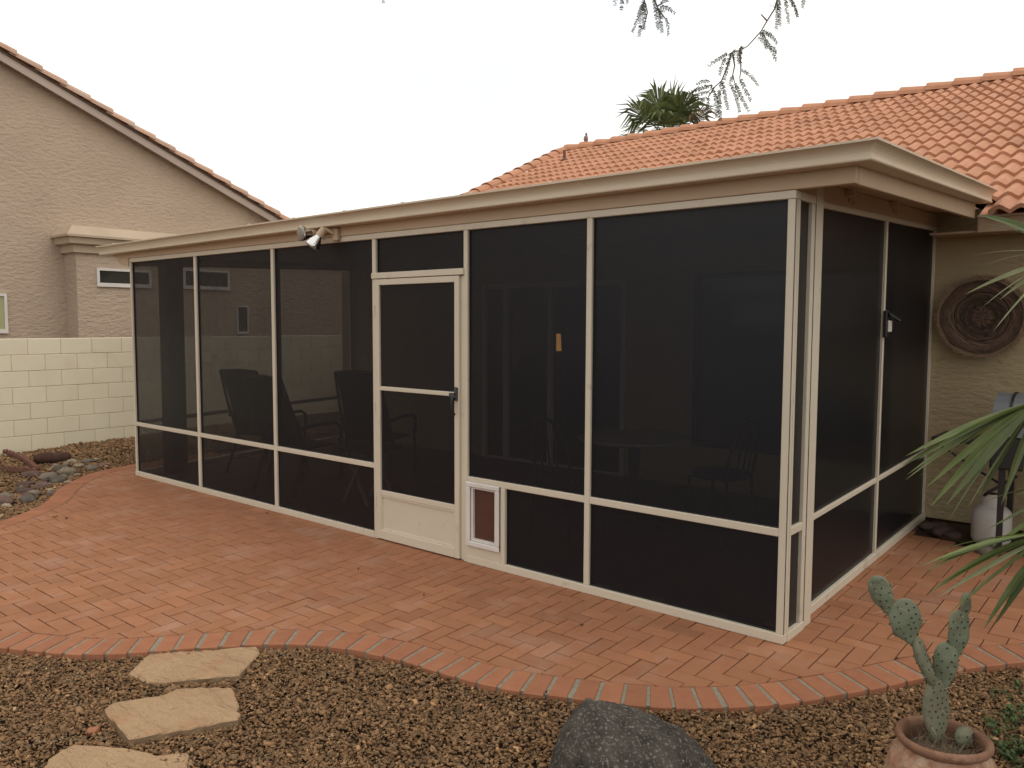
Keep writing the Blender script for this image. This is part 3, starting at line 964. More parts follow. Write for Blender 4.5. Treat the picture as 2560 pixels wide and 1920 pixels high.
for n, (x, y, z) in enumerate(spots):
    if n < 300:
        o = link('roof_tile', tprot[random.randrange(8)], roof)
        o.location = (x, y, z + random.gauss(0, .002))
        o.rotation_euler = (TILT + random.gauss(0, .006), random.gauss(0, .006), random.gauss(0, .006))
    else:
        rest.add([rotm @ Vector(p) + Vector((x, y, z)) for p in tv_], tf_, tint=min(max(random.gauss(.5, .16), 0), 1))
tag(rest.build('roof_tiles', MAT['tile'], roof), kind='stuff')
def barrel(L, r0, r1, th=.014, n=7, a0=.0):
    """half-round cap tile along +x, left end r0, right end r1"""
    v, f = [], []
    ang = [math.pi * k / n for k in range(n + 1)]
    for x, r in ((0, r0), (L, r1)):
        v += [(x, -r * math.cos(a), r * math.sin(a) * .82) for a in ang]
    for x, r in ((0, r0 - th), (L, r1 - th)):
        v += [(x, -r * math.cos(a), r * math.sin(a) * .82) for a in ang]
    q = n + 1
    for k in range(n):
        f.append((k, q + k, q + k + 1, k + 1))
        f.append((2 * q + k, 2 * q + k + 1, 3 * q + k + 1, 3 * q + k))
        f.append((k, k + 1, 2 * q + k + 1, 2 * q + k)); f.append((q + k + 1, q + k, 3 * q + k, 3 * q + k + 1))
    return v, f
bv, bf = barrel(.40, .150, .128)
bprot = []
for q in range(5):
    m = MB(); m.add(bv, bf, tint=[.5, .6, .7, .45, .55][q]); bprot.append(m.mesh('ridge_tile', MAT['tile']))
for k in range(32):
    x = RX0 + .05 + k * .33
    o = link('ridge_tile', bprot[random.randrange(5)], roof)
    o.location = (x, RY, RZ - .02)
    o.rotation_euler = (random.gauss(0, .015), .07, random.gauss(0, .008))
rv, rf = barrel(.40, .112, .122)
for q in range(3):
    m = MB(); m.add(rv, rf, tint=.4 + .15 * q); bprot.append(m.mesh('rake_tile', MAT['tile']))
for k in range(18):
    # laid down the gable rake: local +x runs down the slope
    y = RY - .05 - k * TE
    o = link('rake_tile', bprot[5 + random.randrange(3)], roof)
    d = Vector((SKEW, -1, -PITCH)).normalized()
    xax = d; zax = Vector((0, -PITCH, 1)).normalized(); zax = (zax - d * zax.dot(d)).normalized(); yax = zax.cross(xax)
    mt = Matrix((xax, yax, zax)).transposed() @ Matrix.Rotation(-.05, 3, 'Y')
    o.location = (RX0 + .02 + SKEW * (RY - y), y, rz(y) - .012)
    o.rotation_euler = mt.to_euler()
m = MB()
m.tube([(-6.57, 7.0, 4.15), (-6.57, 7.0, 4.41)], .022, 10)
m.lathe([(.0, .0), (.06, .0), (.05, .03), (.024, .05)], (-6.57, 7.0, 4.235), n=10)
m.build('vent_pipe', MAT['rust'], roof)

# ------------------------------------------------------------------ neighbour
nb = thing('neighbour_house', 'tan stucco gable house with faded tile edge beyond the block wall', 'house', (-13, 0, 0))
NX = -11.0
def nz(y): return 3.45 - .419 * (y - 4.3)        # top of the rake board
def nzl(y): return nz(-4.6) - .419 * (-4.6 - y)
m = MB()
yr, yl, yk = 7.6, -16.8, -4.6
P = [(NX, yl, -.1), (NX, yr, -.1), (NX, yr, nz(yr) - .06), (NX, yk, nz(yk) - .06), (NX, yl, nzl(yl) - .06)]
Q = [(NX - .2, y, z) for _, y, z in P]
m.add(P + Q, [(0, 1, 2, 3, 4), (9, 8, 7, 6, 5)] + [((i + 1) % 5, i, 5 + i, 5 + (i + 1) % 5) for i in range(5)])
m.build('wall', MAT['stucco_n'], nb)
m = MB()
m.box(NX - 12, NX - .2, yr - .2, yr, -.1, nz(yr) - .1)
m.box(NX - 12, NX - .2, yl, yl + .2, -.1, nzl(yl) - .1)
m.box(NX - 12, NX - 11.8, yl + .2, yr - .2, -.1, 2.4)
m.build('wall', MAT['stucco_n'], nb)
m = MB()
for a, b in ((yk, yr + .4), (yk, yl - .4)):
    f_ = nz if b > a else nzl
    d = .115
    m.hexa([(NX + .11, a, f_(a) - d), (NX + .15, a, f_(a) - d), (NX + .15, b, f_(b) - d), (NX + .11, b, f_(b) - d),
            (NX + .11, a, f_(a)), (NX + .15, a, f_(a)), (NX + .15, b, f_(b)), (NX + .11, b, f_(b))])
m.build('rake_board', MAT['trim_n'], nb)
m = MB()
m.add([(NX + .109, yk, nz(yk) - .02), (NX + .109, yr + .4, nz(yr + .4) - .02), (NX - 12.3, yr + .4, nz(yr + .4) - .02), (NX - 12.3, yk, nz(yk) - .02),
       (NX - 12.3, yl - .4, nzl(yl - .4) - .02), (NX + .109, yl - .4, nzl(yl - .4) - .02)], [(0, 1, 2, 3), (0, 3, 4, 5)])
nroof = m.build('roof', MAT['tile_n'], nb)
m = MB()
for b in (0,):
    d = .03
    m.hexa([(NX + .10, yk, nz(yk) + .001), (NX + .172, yk, nz(yk) + .001), (NX + .172, yr + .4, nz(yr + .4) + .001), (NX + .10, yr + .4, nz(yr + .4) + .001),
            (NX + .10, yk, nz(yk) + .012), (NX + .172, yk, nz(yk) + .012), (NX + .172, yr + .4, nz(yr + .4) + .012), (NX + .10, yr + .4, nz(yr + .4) + .012)])
m.build('rake_trim', MAT['trunk'], nroof)
nv, nf = barrel(.42, .115, .135)
npro = []
for q in range(6):
    m = MB(); m.add(nv, nf, tint=[.5, .75, .3, .6, .9, .4][q]); npro.append(m.mesh('rake_tile', MAT['tile_n']))
d = Vector((0, 1, -.419)).normalized()
zax = Vector((0, .419, 1)).normalized(); yax = zax.cross(d)
base_m = Matrix((d, yax, zax)).transposed() @ Matrix.Rotation(-.05, 3, 'Y')
y = -2.2
while y < 7.9:
    o = link('rake_tile', npro[random.randrange(6)], nroof)
    o.location = (NX + .065, y, nz(y) + .035)
    o.rotation_euler = (base_m @ Matrix.Rotation(random.gauss(0, .02), 3, 'X')).to_euler()
    y += .3135
# bumped-out bay with a moulded cornice
BX = -10.6
B('bay', 'stucco_n', nb, (NX + .001, BX, .975, 6.2, -.1, 2.56))
m = MB()
prof = [(0, 2.56), (.05, 2.56), (.05, 2.66), (.12, 2.68), (.13, 2.76), (.17, 2.77), (.17, 2.80), (.06, 2.93), (0, 2.93)]
def cpath(i, d_, z):
    if i == 0: return (NX + .001, .975 - d_, z)
    if i == 1: return (BX + d_, .975 - d_, z)
    return (BX + d_, 6.2, z)
m.sweep(prof, cpath, 3)
m.build('cornice', MAT['cornice'], nb)
B('bay_roof', 'cornice', nb, (NX + .001, BX - .001, .976, 6.2, 2.57, 2.92))
def nwin(y0, y1, z0, z1, x, gm='win', fw_=.035, sill=.02):
    f = B('window', 'white', nb, (x, x + .03, y0, y1, z0 - sill, z0 + fw_), (x, x + .03, y0, y1, z1 - fw_, z1), (x, x + .03, y0, y0 + fw_, z0 + fw_, z1 - fw_), (x, x + .03, y1 - fw_, y1, z0 + fw_, z1 - fw_))
    B('pane', gm, f, (x, x + .012, y0 + fw_, y1 - fw_, z0 + fw_, z1 - fw_))
nwin(1.245, 2.035, 2.115, 2.36, BX + .001)
nwin(2.54, 3.33, 2.125, 2.42, BX + .001)
nwin(3.45, 3.66, 1.42, 1.86, BX + .001, fw_=.02)
nwin(-.75, .21, 1.45, 1.97, NX + .001, 'win_green')

# ------------------------------------------------------------------ block wall
WXF = -8.98
bwall = thing('block_wall', 'cream painted concrete block wall along the left side of the yard', 'wall', (WXF, 2, 0))
WTOP, CH, BL = 1.394, .19, .362
ncourse = 8
B('mortar_core', 'mortar', bwall, (WXF - .135, WXF - .006, -3.2, 7.6, WTOP - CH * ncourse, WTOP - .004))
pr_ = {}
for q in range(6):
    for hl in (0, 1):
        m = MB()
        L = BL if not hl else BL / 2
        m.box(-.145, 0, .0028, L - .0028, .0028, CH - .0028, c=.0028, tint=[.5, .4, .6, .7, .3, .55][q])
        pr_[(q, hl)] = m.mesh('block', MAT['block'])
for c in range(ncourse):
    z = WTOP - CH * (c + 1)
    y = -3.05 + (BL / 2 if c % 2 == 0 else 0) + .085
    while y < 7.5:
        o = link('block', pr_[(random.randrange(6), 0)], bwall)
        o.location = (WXF + random.gauss(0, .0006), y, z)
        y += BL

# ------------------------------------------------------------------ floodlight
fl = thing('floodlight', 'twin bulb floodlight on the fascia above the screen panels', 'floodlight', (-3.48, -.01, 2.25))
m = MB(); m.box(-3.515, -3.455, -.045, -.0105, 2.205, 2.30, c=.006); m.build('junction_box', MAT['trim'], fl)
def flood(c, ax, knuckle):
    ax = Vector(ax).normalized(); c = Vector(c)
    neck = c - ax * .105
    m = MB(); m.tube([knuckle, neck - ax * .055], .013, 8)
    m.lathe([(.014, -.06), (.026, -.055), (.031, .012), (.026, .014)], neck, ax, n=16)
    so = m.build('socket', MAT['trim'], fl, smooth=False)
    m = MB(); m.lathe([(.022, -.005), (.024, .012), (.030, .03), (.047, .066), (.057, .092), (.058, .102)], neck, ax, n=24)
    bu = m.build('bulb', MAT['chrome'], so, smooth=True)
    m = MB(); m.lathe([(.0582, .0), (.056, .008), (.04, .015), (.0001, .019)], neck + ax * .101, ax, n=24)
    m.build('lens', MAT['lens'], so, smooth=True)
flood((-3.70, -.19, 2.262), (-.16, -.96, -.06), (-3.50, -.045, 2.285))
flood((-3.60, -.16, 2.165), (-.46, -.36, -.80), (-3.49, -.045, 2.26))

# ------------------------------------------------------------------ furniture behind the screen
def sling_chair(label, loc, rz_):
    t = thing('sling_chair', label, 'chair', (0, 0, 0), 'sling chairs behind the screen')
    def bx(name, mat, pts_, r):
        m = MB()
        for a in pts_: m.tube(a, r, 8)
        return m.build(name, MAT[mat], t, smooth=True)
    m = MB()      # high sling back, leaning backwards (chair faces +y)
    n = 8
    vs = []
    for i in range(n + 1):
        f = i / n
        z = .40 + .66 * f; y = -.18 - .24 * f + .02 * math.sin(f * 3)
        hwid = .235 - .02 * f
        for sx in (-1, -.5, 0, .5, 1):
            vs.append((sx * hwid, y - .025 * (1 - sx * sx), z + .012 * (1 - abs(sx)) * f))
    fs = [(i * 5 + k, i * 5 + k + 1, i * 5 + k + 6, i * 5 + k + 5) for i in range(n) for k in range(4)]
    m.add(vs, fs); m.add([(x, y - .012, z) for x, y, z in vs], [tuple(reversed(f)) for f in fs])
    m.build('backrest', MAT['dark_sling'], t)
    m = MB(); m.box(-.235, .235, -.20, .27, .395, .42, c=.01); m.build('seat', MAT['dark_sling'], t)
    bx('back_frame', 'bronze', [[(-.25, -.16, .38), (-.25, -.30, .72), (-.225, -.43, 1.07)], [(.25, -.16, .38), (.25, -.30, .72), (.225, -.43, 1.07)], [(-.225, -.43, 1.07), (0, -.44, 1.085), (.225, -.43, 1.07)]], .015)
    for sx in (-1, 1):
        bx('arm', 'bronze', [[(sx * .26, -.27, .60), (sx * .285, -.05, .625), (sx * .285, .20, .62), (sx * .28, .28, .58), (sx * .27, .30, .45)]], .017)
        bx('leg', 'bronze', [[(sx * .26, .29, .46), (sx * .265, .31, 0.0)]], .016)
        bx('leg', 'bronze', [[(sx * .25, -.16, .40), (sx * .26, -.33, 0.0)]], .016)
    t.location = loc
    t.rotation_euler = (0, 0, rz_)
    return t
sling_chair('dark high backed sling chair furthest left behind the screen, tilted left', (-5.98, .98, S * .9), R_(18))
sling_chair('dark sling chair closest to the screen, left of the screen door', (-4.98, .66, S * .7), R_(10))
sling_chair('dark sling chair with curved arms behind the screen beside the door', (-4.72, 1.42, S * 1.4 + .0), R_(22))
ft = thing('folding_table', 'small folding table with crossed legs left of the screen door', 'table', (-4.02, .72, 0))
B('table_top', 'darkwood', ft, (-4.25, -3.80, .50, .92, .49, .51), c=.004)
m = MB(); m.bar((-4.18, .56, .02), (-3.88, .56, .49), .03, .02, (0, 1, 0)); m.build('leg', MAT['palewood'], ft)
m = MB(); m.bar((-3.88, .585, .02), (-4.18, .585, .49), .03, .02, (0, 1, 0)); m.build('leg', MAT['palewood'], ft)
m = MB(); m.bar((-4.18, .86, .03), (-3.88, .86, .49), .03, .02, (0, 1, 0)); m.build('leg', MAT['palewood'], ft)
m = MB(); m.bar((-3.88, .885, .03), (-4.18, .885, .49), .03, .02, (0, 1, 0)); m.build('leg', MAT['palewood'], ft)
dt = thing('patio_table', 'pale topped dining table deep inside the right screen panel', 'table', (-1.75, 1.45, 0))
m = MB(); m.lathe([(.001, .66), (.42, .66), (.43, .67), (.42, .685), (.001, .685)], (-1.75, 1.42, S * 1.4), n=28); m.build('table_top', MAT['palewood'], dt)
m = MB(); m.lathe([(.24, 0), (.22, .03), (.05, .06), (.04, .3), (.05, .66)], (-1.75, 1.42, S * 1.4), n=16); m.build('pedestal', MAT['bronze'], dt)
def cafe_chair(label, loc, a):
    t = thing('cafe_chair', label, 'chair', (0, 0, 0), 'chairs at the patio table')
    m = MB(); m.lathe([(.001, .44), (.20, .44), (.21, .455), (.20, .475), (.001, .48)], (0, 0, 0), n=18); m.build('seat', MAT['dark_sling'], t)
    m = MB()
    m.tube([(-.19, -.14, .44), (-.19, -.2, .70), (-.12, -.23, .86), (0, -.24, .90), (.12, -.23, .86), (.19, -.2, .70), (.19, -.14, .44)], .013, 8)
    for x in (-.08, 0, .08): m.tube([(x, -.17, .45), (x, -.235, .88)], .007, 6)
    m.build('backrest', MAT['bronze'], t)
    for x, y in ((-.16, .15), (.16, .15), (-.17, -.15), (.17, -.15)):
        m = MB(); m.tube([(x, y, .45), (x * 1.2, y * 1.25, 0)], .012, 8); m.build('leg', MAT['bronze'], t)
    t.location = loc; t.rotation_euler = (0, 0, a)
cafe_chair('dark metal chair in front of the pale patio table inside the porch', (-1.95, .85, S * .85), R_(-10))
cafe_chair('dark metal chair right of the pale patio table inside the porch', (-1.1, 1.55, S * 1.5), R_(85))
tl = thing('table_lamp', 'small orange glowing lamp seen through the glass door', 'lamp', (-4.83, 4.5, .9))
m = MB(); m.lathe([(.075, 0), (.062, .22)], (-4.83, 4.5, 1.24), n=16, cap=True); m.build('lamp_shade', MAT['lamp'], tl)
m = MB(); m.lathe([(.06, 0), (.06, .02), (.015, .04), (.03, .15), (.012, .24), (.012, .33)], (-4.83, 4.5, .90), n=14, cap=True); m.build('lamp_base', MAT['darkwood'], tl)
cb = thing('console_table', 'dark cabinet under the orange lamp inside the house', 'cabinet', (-4.8, 4.6, .06))
B('cabinet', 'darkwood', cb, (-5.3, -4.3, 4.3, 4.75, .06, .87), c=.005)
B('cabinet_top', 'darkwood', cb, (-5.34, -4.26, 4.27, 4.78, .871, .899), c=.005)

# ------------------------------------------------------------------ right: basket, grill, tank, rocks
bk = thing('wall_basket', 'large round dark woven basket tray hanging on the stucco wall', 'basket', (.30, 2.845, 1.66))
bc = Vector((.30, 2.845, 1.655))
for k in range(19):
    r = .012 + k * .0138
    yy = -.012 - .055 * (k / 18) ** 2
    ph = random.random() * 6
    pts_ = [bc + Vector(((r + .0022 * math.sin(7 * a + ph)) * math.cos(a), yy + .003 * math.sin(11 * a + ph), (r + .0022 * math.sin(7 * a + ph)) * math.sin(a))) for a in np.linspace(0, 2 * math.pi, 49)]
    m = MB(); m.tube(pts_, .0088, 6, tint=random.random(), cap=False); m.build('coil', MAT['basket'], bk)
m = MB()
for ph in (0, 1):
    pts_ = []
    for q in range(97):
        a = 2 * math.pi * q / 96
        r = .276 + (.026 if (q + ph) % 2 else -.004) + .004 * math.sin(q * 1.7)
        pts_.append(bc + Vector((r * math.cos(a), -.07 + .012 * (1 if q % 2 == ph else -1), r * math.sin(a))))
    m.tube(pts_, .0055, 5)
for rr in (.268, .262, .282):
    m.tube([bc + Vector((rr * math.cos(a), -.066, rr * math.sin(a))) for a in np.linspace(0, 2 * math.pi, 61)], .006, 5, cap=False)
m.build('rim', MAT['basket_rim'], bk)

gr = thing('barbecue_grill', 'grey hooded barbecue grill against the stucco wall behind palm fronds', 'grill', (.95, 2.35, .07))
m = MB()
n = 12
prof = [(-.24 * math.cos(a), .27 * math.sin(a) ** .8 if math.sin(a) > 0 else 0) for a in np.linspace(0, math.pi, n)]
m.sweep([(y_, z_) for y_, z_ in prof], lambda i, d_, z: ((.50, 1.36)[i], 2.38 + d_, .875 + z), 2)
lid = m.build('lid', MAT['steel'], gr)
for x in (.60, 1.26):
    m = MB()
    m.sweep([(y_ * 1.02, z_ * 1.025 + .002) for y_, z_ in prof], lambda i, d_, z: ((x - .008, x + .008)[i], 2.38 + d_, .875 + z), 2)
    m.build('lid_band', MAT['black'], lid)
B('firebox', 'black', gr, (.50, 1.36, 2.14, 2.62, .66, .873), c=.01)
B('side_shelf', 'black', gr, (.14, .497, 2.18, 2.56, .80, .835), c=.008)
B('side_shelf', 'black', gr, (1.363, 1.66, 2.18, 2.56, .80, .835), c=.008)
for x in (.55, 1.29):
    for y in (2.18, 2.55):
        B('leg', 'black', gr, (x, x + .035, y, y + .03, .088, .659))
m = MB(); m.tube([(.16, 2.2, .80), (.40, 2.3, .62), (.56, 2.34, .52)], .009, 6); m.build('shelf_brace', MAT['black'], gr)
m = MB(); m.tube([(.66, 2.11, .95), (.66, 2.07, .97), (1.2, 2.07, .97), (1.2, 2.11, .95)], .011, 8); m.build('handle', MAT['steel'], gr)

TX, TY = .485, 2.42
tk = thing('propane_tank', 'white propane tank standing by the stucco wall under the grill', 'gas tank', (TX, TY, .085))
m = MB(); m.lathe([(.085, 0), (.09, .02), (.112, .03), (.122, .06), (.122, .21), (.115, .245), (.085, .275), (.04, .287), (.001, .29)], (TX, TY, .085), n=28); m.build('tank_body', MAT['tank'], tk, smooth=True)
m = MB()
for a0, a1 in ((.3, 2.2), (3.4, 5.4)):
    aa = np.linspace(a0, a1, 12)
    vs = [(TX + .07 * math.cos(a), TY + .07 * math.sin(a), z) for z in (.36, .45) for a in aa] + [(TX + .067 * math.cos(a), TY + .067 * math.sin(a), z) for z in (.36, .45) for a in aa]
    m.add(vs, [(i, i + 1, 12 + i + 1, 12 + i) for i in range(11)] + [(24 + i, 36 + i, 36 + i + 1, 24 + i + 1) for i in range(11)] + [(12 + i, 12 + i + 1, 36 + i + 1, 36 + i) for i in range(11)])
m.build('collar', MAT['tank'], tk)
m = MB(); m.lathe([(.02, 0), (.02, .04), (.03, .045), (.03, .075), (.01, .08)], (TX, TY, .375), n=12, cap=True); m.tube([(TX, TY, .43), (TX - .04, TY - .06, .44), (TX, TY - .12, .48), (TX + .15, TY - .1, .60)], .010, 7)
m.build('valve', MAT['black'], tk)

rk_lab = ['dark rounded stone on the soil beside the side screen corner', 'brown stone near the wall between screen corner and gas tank', 'small dark stone in front of the stucco wall foot', 'dark wet stone left of the gas tank base', 'grey stone lying on the brick edge below the gas tank']
for i, (x, y, r) in enumerate(((.07, 2.60, .06), (.17, 2.52, .07), (.12, 2.68, .05), (.24, 2.47, .055), (.50, 2.22, .06))):
    m = MB(); blob(m, (x, y, S * y + r * .3), (r * 1.3, r, r * .65), i + 20, .15, tint=.1 if i < 4 else .6, rotz=i)
    tag(m.build('wall_stone', MAT['rock_r' if i % 2 else 'rock'], smooth=True), rk_lab[i], 'stone', 'stones at the foot of the house wall')
m = MB()
pp = [(.02, 2.86), (.05, 2.5), (.2, 2.38), (.5, 2.31), (1.0, 2.29), (1.82, 2.28), (2.6, 2.3), (2.6, 2.89)]
m.add([(x, y, S * y + .003) for x, y in pp] + [(x, y, S * y + .03 if y > 2.8 else S * y + .004) for x, y in pp], [tuple(range(len(pp)))])
m.v = m.v[:len(pp)]
tag(m.build('planting_bed', MAT['soil']), kind='structure')

# ------------------------------------------------------------------ foreground stones
def flagstone(pl, label, th, seed, dz=.03, tilt=(0, 0)):
    rnd = random.Random(seed)
    P = []
    for i in range(len(pl)):
        a, b = np.array(pl[i]), np.array(pl[(i + 1) % len(pl)])
        n = max(2, int(np.hypot(*(b - a)) / .035))
        for k in range(n):
            p = a + (b - a) * k / n
            if k: p = p + np.array([rnd.gauss(0, .0035), rnd.gauss(0, .0035)])
            P.append(tuple(p))
    cx = sum(p[0] for p in P) / len(P); cy = sum(p[1] for p in P) / len(P)
    n = len(P)
    m = MB()
    zt = hgt(cx, cy) + dz
    def zof(x, y, e=0): return zt + S * (y - cy) + tilt[0] * (x - cx) + tilt[1] * (y - cy) + .004 * mnoise.noise(Vector((x * 9, y * 9, seed))) - e
    rings = []
    for f, e in ((1.03, th), (1.012, th * .45), (1.0, .006), (.975, .0), (.7, -.001), (.35, -.002)):
        rings.append([(cx + (x - cx) * f + rnd.gauss(0, .0015), cy + (y - cy) * f + rnd.gauss(0, .0015)) + (e,) for x, y in P])
    vs = [(x, y, zof(x, y, e)) for r in rings for x, y, e in r] + [(cx, cy, zof(cx, cy))]
    for i in range(len(rings) - 1):
        fs = [(i * n + k, i * n + (k + 1) % n, (i + 1) * n + (k + 1) % n, (i + 1) * n + k) for k in range(n)]
        b0 = len(m.f)
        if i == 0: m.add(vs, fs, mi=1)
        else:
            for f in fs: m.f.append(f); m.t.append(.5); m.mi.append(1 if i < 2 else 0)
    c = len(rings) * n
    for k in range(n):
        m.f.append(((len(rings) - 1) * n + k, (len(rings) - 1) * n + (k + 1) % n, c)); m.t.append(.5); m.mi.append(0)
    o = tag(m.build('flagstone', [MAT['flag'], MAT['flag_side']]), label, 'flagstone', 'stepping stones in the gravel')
    for k in range(4):                      # cleft lines in the bedding plane
        x, y = cx + rnd.uniform(-.14, .14), cy + rnd.uniform(-.12, .12)
        a = rnd.uniform(.4, 1.1)
        pts_ = []
        for q in range(7):
            a += rnd.gauss(0, .28)
            pts_.append((x, y, zof(x, y) - .0004))
            x += .022 * math.cos(a); y += .022 * math.sin(a)
        c_ = MB(); c_.tube(pts_, [.0006, .0016, .0022, .0016, .0022, .0014, .0005], 5)
        c_.build('crack', MAT['flag_side'], o)
    return o
flagstone([(-2.33, -2.19), (-2.15, -2.17), (-1.89, -1.86), (-2.04, -1.66), (-2.11, -1.63), (-2.47, -2.02)], 'tan flagstone closest to the patio border, long with a notched right end', .045, 3, .022)
flagstone([(-2.05, -2.42), (-1.71, -2.47), (-1.50, -2.11), (-1.6, -2.04), (-1.78, -1.97), (-1.97, -2.13), (-1.96, -2.2), (-2.07, -2.38)], 'thick tan flagstone in the middle of the three stepping stones', .07, 5, .035)
flagstone([(-1.84, -2.72), (-1.70, -2.86), (-1.40, -2.60), (-1.35, -2.42), (-1.44, -2.36), (-1.52, -2.45), (-1.68, -2.50), (-1.87, -2.62)], 'tan flagstone cut off by the bottom edge of the view', .045, 8, .022)
flagstone([(-6.35, -1.62), (-6.05, -1.75), (-6.0, -1.58), (-6.24, -1.44)], 'small pale flat stone at the left edge beside the brick border', .05, 9, .03)

# boulder: its high shoulder lies to the left, the back slopes away right
bmh = bmesh.new()
bmesh.ops.create_icosphere(bmh, subdivisions=6, radius=1)
bo = Vector((-.01, -1.44, -.19))
ax_r = Vector((r2.x, r2.y, 0)).normalized(); ax_f = Vector((-ax_r.y, ax_r.x, 0))
for v in bmh.verts:
    d = v.co.normalized()
    k = 1 + .07 * mnoise.noise(d * 1.3 + Vector((3, 1, 7))) + .03 * mnoise.noise(d * 3.4 + Vector((1, 8, 2))) + .028 * mnoise.noise(d * 8) + .016 * mnoise.noise(d * 19) + .009 * mnoise.noise(d * 41)
    sx = d.x
    hx = .41 * sx if sx > 0 else -.25 * abs(sx) ** .85
    hz = d.z ** .82 * .375 * (1 - .20 * sx) if d.z > 0 else d.z * .2
    p = bo + ax_r * (hx * k - .03) + ax_f * (d.y * .28 * k) + Vector((0, 0, hz * k))
    v.co = p
me = bpy.data.meshes.new('boulder'); bmh.to_mesh(me); bmh.free()
me.polygons.foreach_set('use_smooth', [True] * len(me.polygons))
me.materials.append(MAT['boulder'])
tag(link('boulder', me), 'large dark lichen speckled boulder in front of the brick border', 'boulder')

# ------------------------------------------------------------------ pot and cactus
PC = Vector((.952, -1.103, -.07))
pot = thing('clay_pot', 'cracked terracotta pot with swirl relief holding the cactus', 'pot', tuple(PC))
def wob(th, h): return 1 + .012 * math.sin(3 * th + 1) + .012 * math.sin(2 * th)
m = MB()
m.lathe([(.08, 0), (.10, .01), (.14, .08), (.162, .17), (.166, .235), (.152, .29), (.128, .32), (.120, .333)], PC, n=48, wob=wob)
body = m.build('pot_body', MAT['terracotta'], pot, smooth=True)
m = MB()
m.lathe([(.120, .330), (.131, .338), (.139, .350), (.137, .362), (.127, .367), (.117, .358), (.113, .34), (.116, .27)], PC, n=48, wob=lambda th, h: 1 + .012 * math.sin(3 * th + 1) + .018 * math.sin(2 * th + .4))
m.build('pot_rim', MAT['pot_rim'], pot, smooth=True)
m = MB()
for q in range(26):      # swirl relief
    th0 = q * 2 * math.pi / 26 * 1.0; h0 = .10 + .12 * random.random()
    pts_ = []
    for k in range(14):
        a = k * .55
        rr = .008 + .0026 * k
        th = th0 + rr * math.cos(a) / .16; h = h0 + rr * math.sin(a)
        r = np.interp(h, [0, .08, .17, .235, .29, .32], [.10, .14, .162, .166, .152, .128]) + .001
        pts_.append(PC + Vector((r * math.cos(th) * wob(th, h), r * math.sin(th) * wob(th, h), h)))
    m.tube(pts_, .0042, 5)
m.build('relief', MAT['terracotta'], pot, smooth=True)
m = MB(); m.lathe([(.001, .325), (.07, .318), (.116, .30)], PC, n=32); m.build('potting_soil', MAT['potsoil'], pot, smooth=True)

cac = thing('prickly_pear', 'prickly pear cactus with two arms of flat pads growing in the clay pot', 'cactus', (.948, -1.10, .2))
VIEW = Vector((fw.x, fw.y, 0)).normalized()
areo, spin = MB(), MB()
def pad(a, b, wid, th, face, mat='cactus', shape=.62, spines=0, areoles=True, seed=0):
    """flat pad from base a to tip b; face = direction the flat side looks to"""
    a, b = Vector(a), Vector(b)
    ax = (b - a); L = ax.length; ax.normalize()
    fn = Vector(face); fn = (fn - ax * fn.dot(ax)).normalized()
    sd_ = ax.cross(fn)
    nu, nv = 16, 24
    def bend(t, c): return .011 * mnoise.noise(Vector((t * 2.3, c * 1.1, seed * 3.1))) * (t * (1 - t) * 4) + .004 * mnoise.noise(Vector((t * 7, c * 4, seed))) * t * (1 - t) * 4
    rnd = random.Random(seed)
    def prof(t):
        t = min(max(t, 0), 1)
        k = min(t / .45, 1)
        e = max(1 - abs(2 * t ** 1.1 - 1) ** 2.6, 0) ** .5
        return e * ((.42 + .58 * k * k * (3 - 2 * k)) if mat == 'cactus' else (.8 + .2 * k))
    vs = []
    for i in range(nu + 1):
        t = i / nu
        wv = max(prof(t), .16 if i == 0 else .0)
        for k in range(nv):
            c, s_ = math.cos(2 * math.pi * k / nv), math.sin(2 * math.pi * k / nv)
            q = a + ax * (L * t) + sd_ * (wid / 2 * wv * c) + fn * (th / 2 * (wv ** .6) * (abs(s_) ** .8 * (1 if s_ > 0 else -1)))
            q += fn * bend(t, c)
            vs.append(q)
    m = MB()
    m.add(vs, [(i * nv + k, i * nv + (k + 1) % nv, (i + 1) * nv + (k + 1) % nv, (i + 1) * nv + k) for i in range(nu) for k in range(nv)])
    m.build('pad', MAT[mat], cac, smooth=True)
    if areoles:
        row = 0
        t = .10
        while t < .97:
            wv = prof(t)
            nn = max(int(wid * wv / .021), 1)
            for k in range(nn + 1):
                x = (k + (.5 if row % 2 else 0)) / max(nn, 1) * 2 - 1
                x += rnd.gauss(0, .05)
                if abs(x) > 1.02 or rnd.random() < .12: continue
                for sg in (-1, 1):
                    e = math.sqrt(max(1 - x * x, 0))
                    tt = min(max(t + rnd.gauss(0, .012), 0), 1)
                    q = a + ax * (L * tt) + sd_ * (wid / 2 * wv * x) + fn * (sg * th / 2 * (wv ** .6) * e ** .8 + bend(tt, x))
                    nrm = (fn * sg * max(e, .15) + sd_ * x * .7).normalized()
                    areo.obox(q, (ax, sd_, nrm), (.0023, .0020, .0018))
                    if rnd.random() < spines * (1 if abs(x) > .7 or t > .8 else .12):
                        dd = (nrm + ax * rnd.uniform(-.2, .8) + sd_ * rnd.uniform(-.5, .5)).normalized()
                        ln = rnd.uniform(.014, .042)
                        spin.tube([q, q + dd * ln], [.0008, .0003], 4)
            t += .021 / L
            row += 1
CD = -VIEW
R3 = Vector((r2.x, r2.y, 0)).normalized()
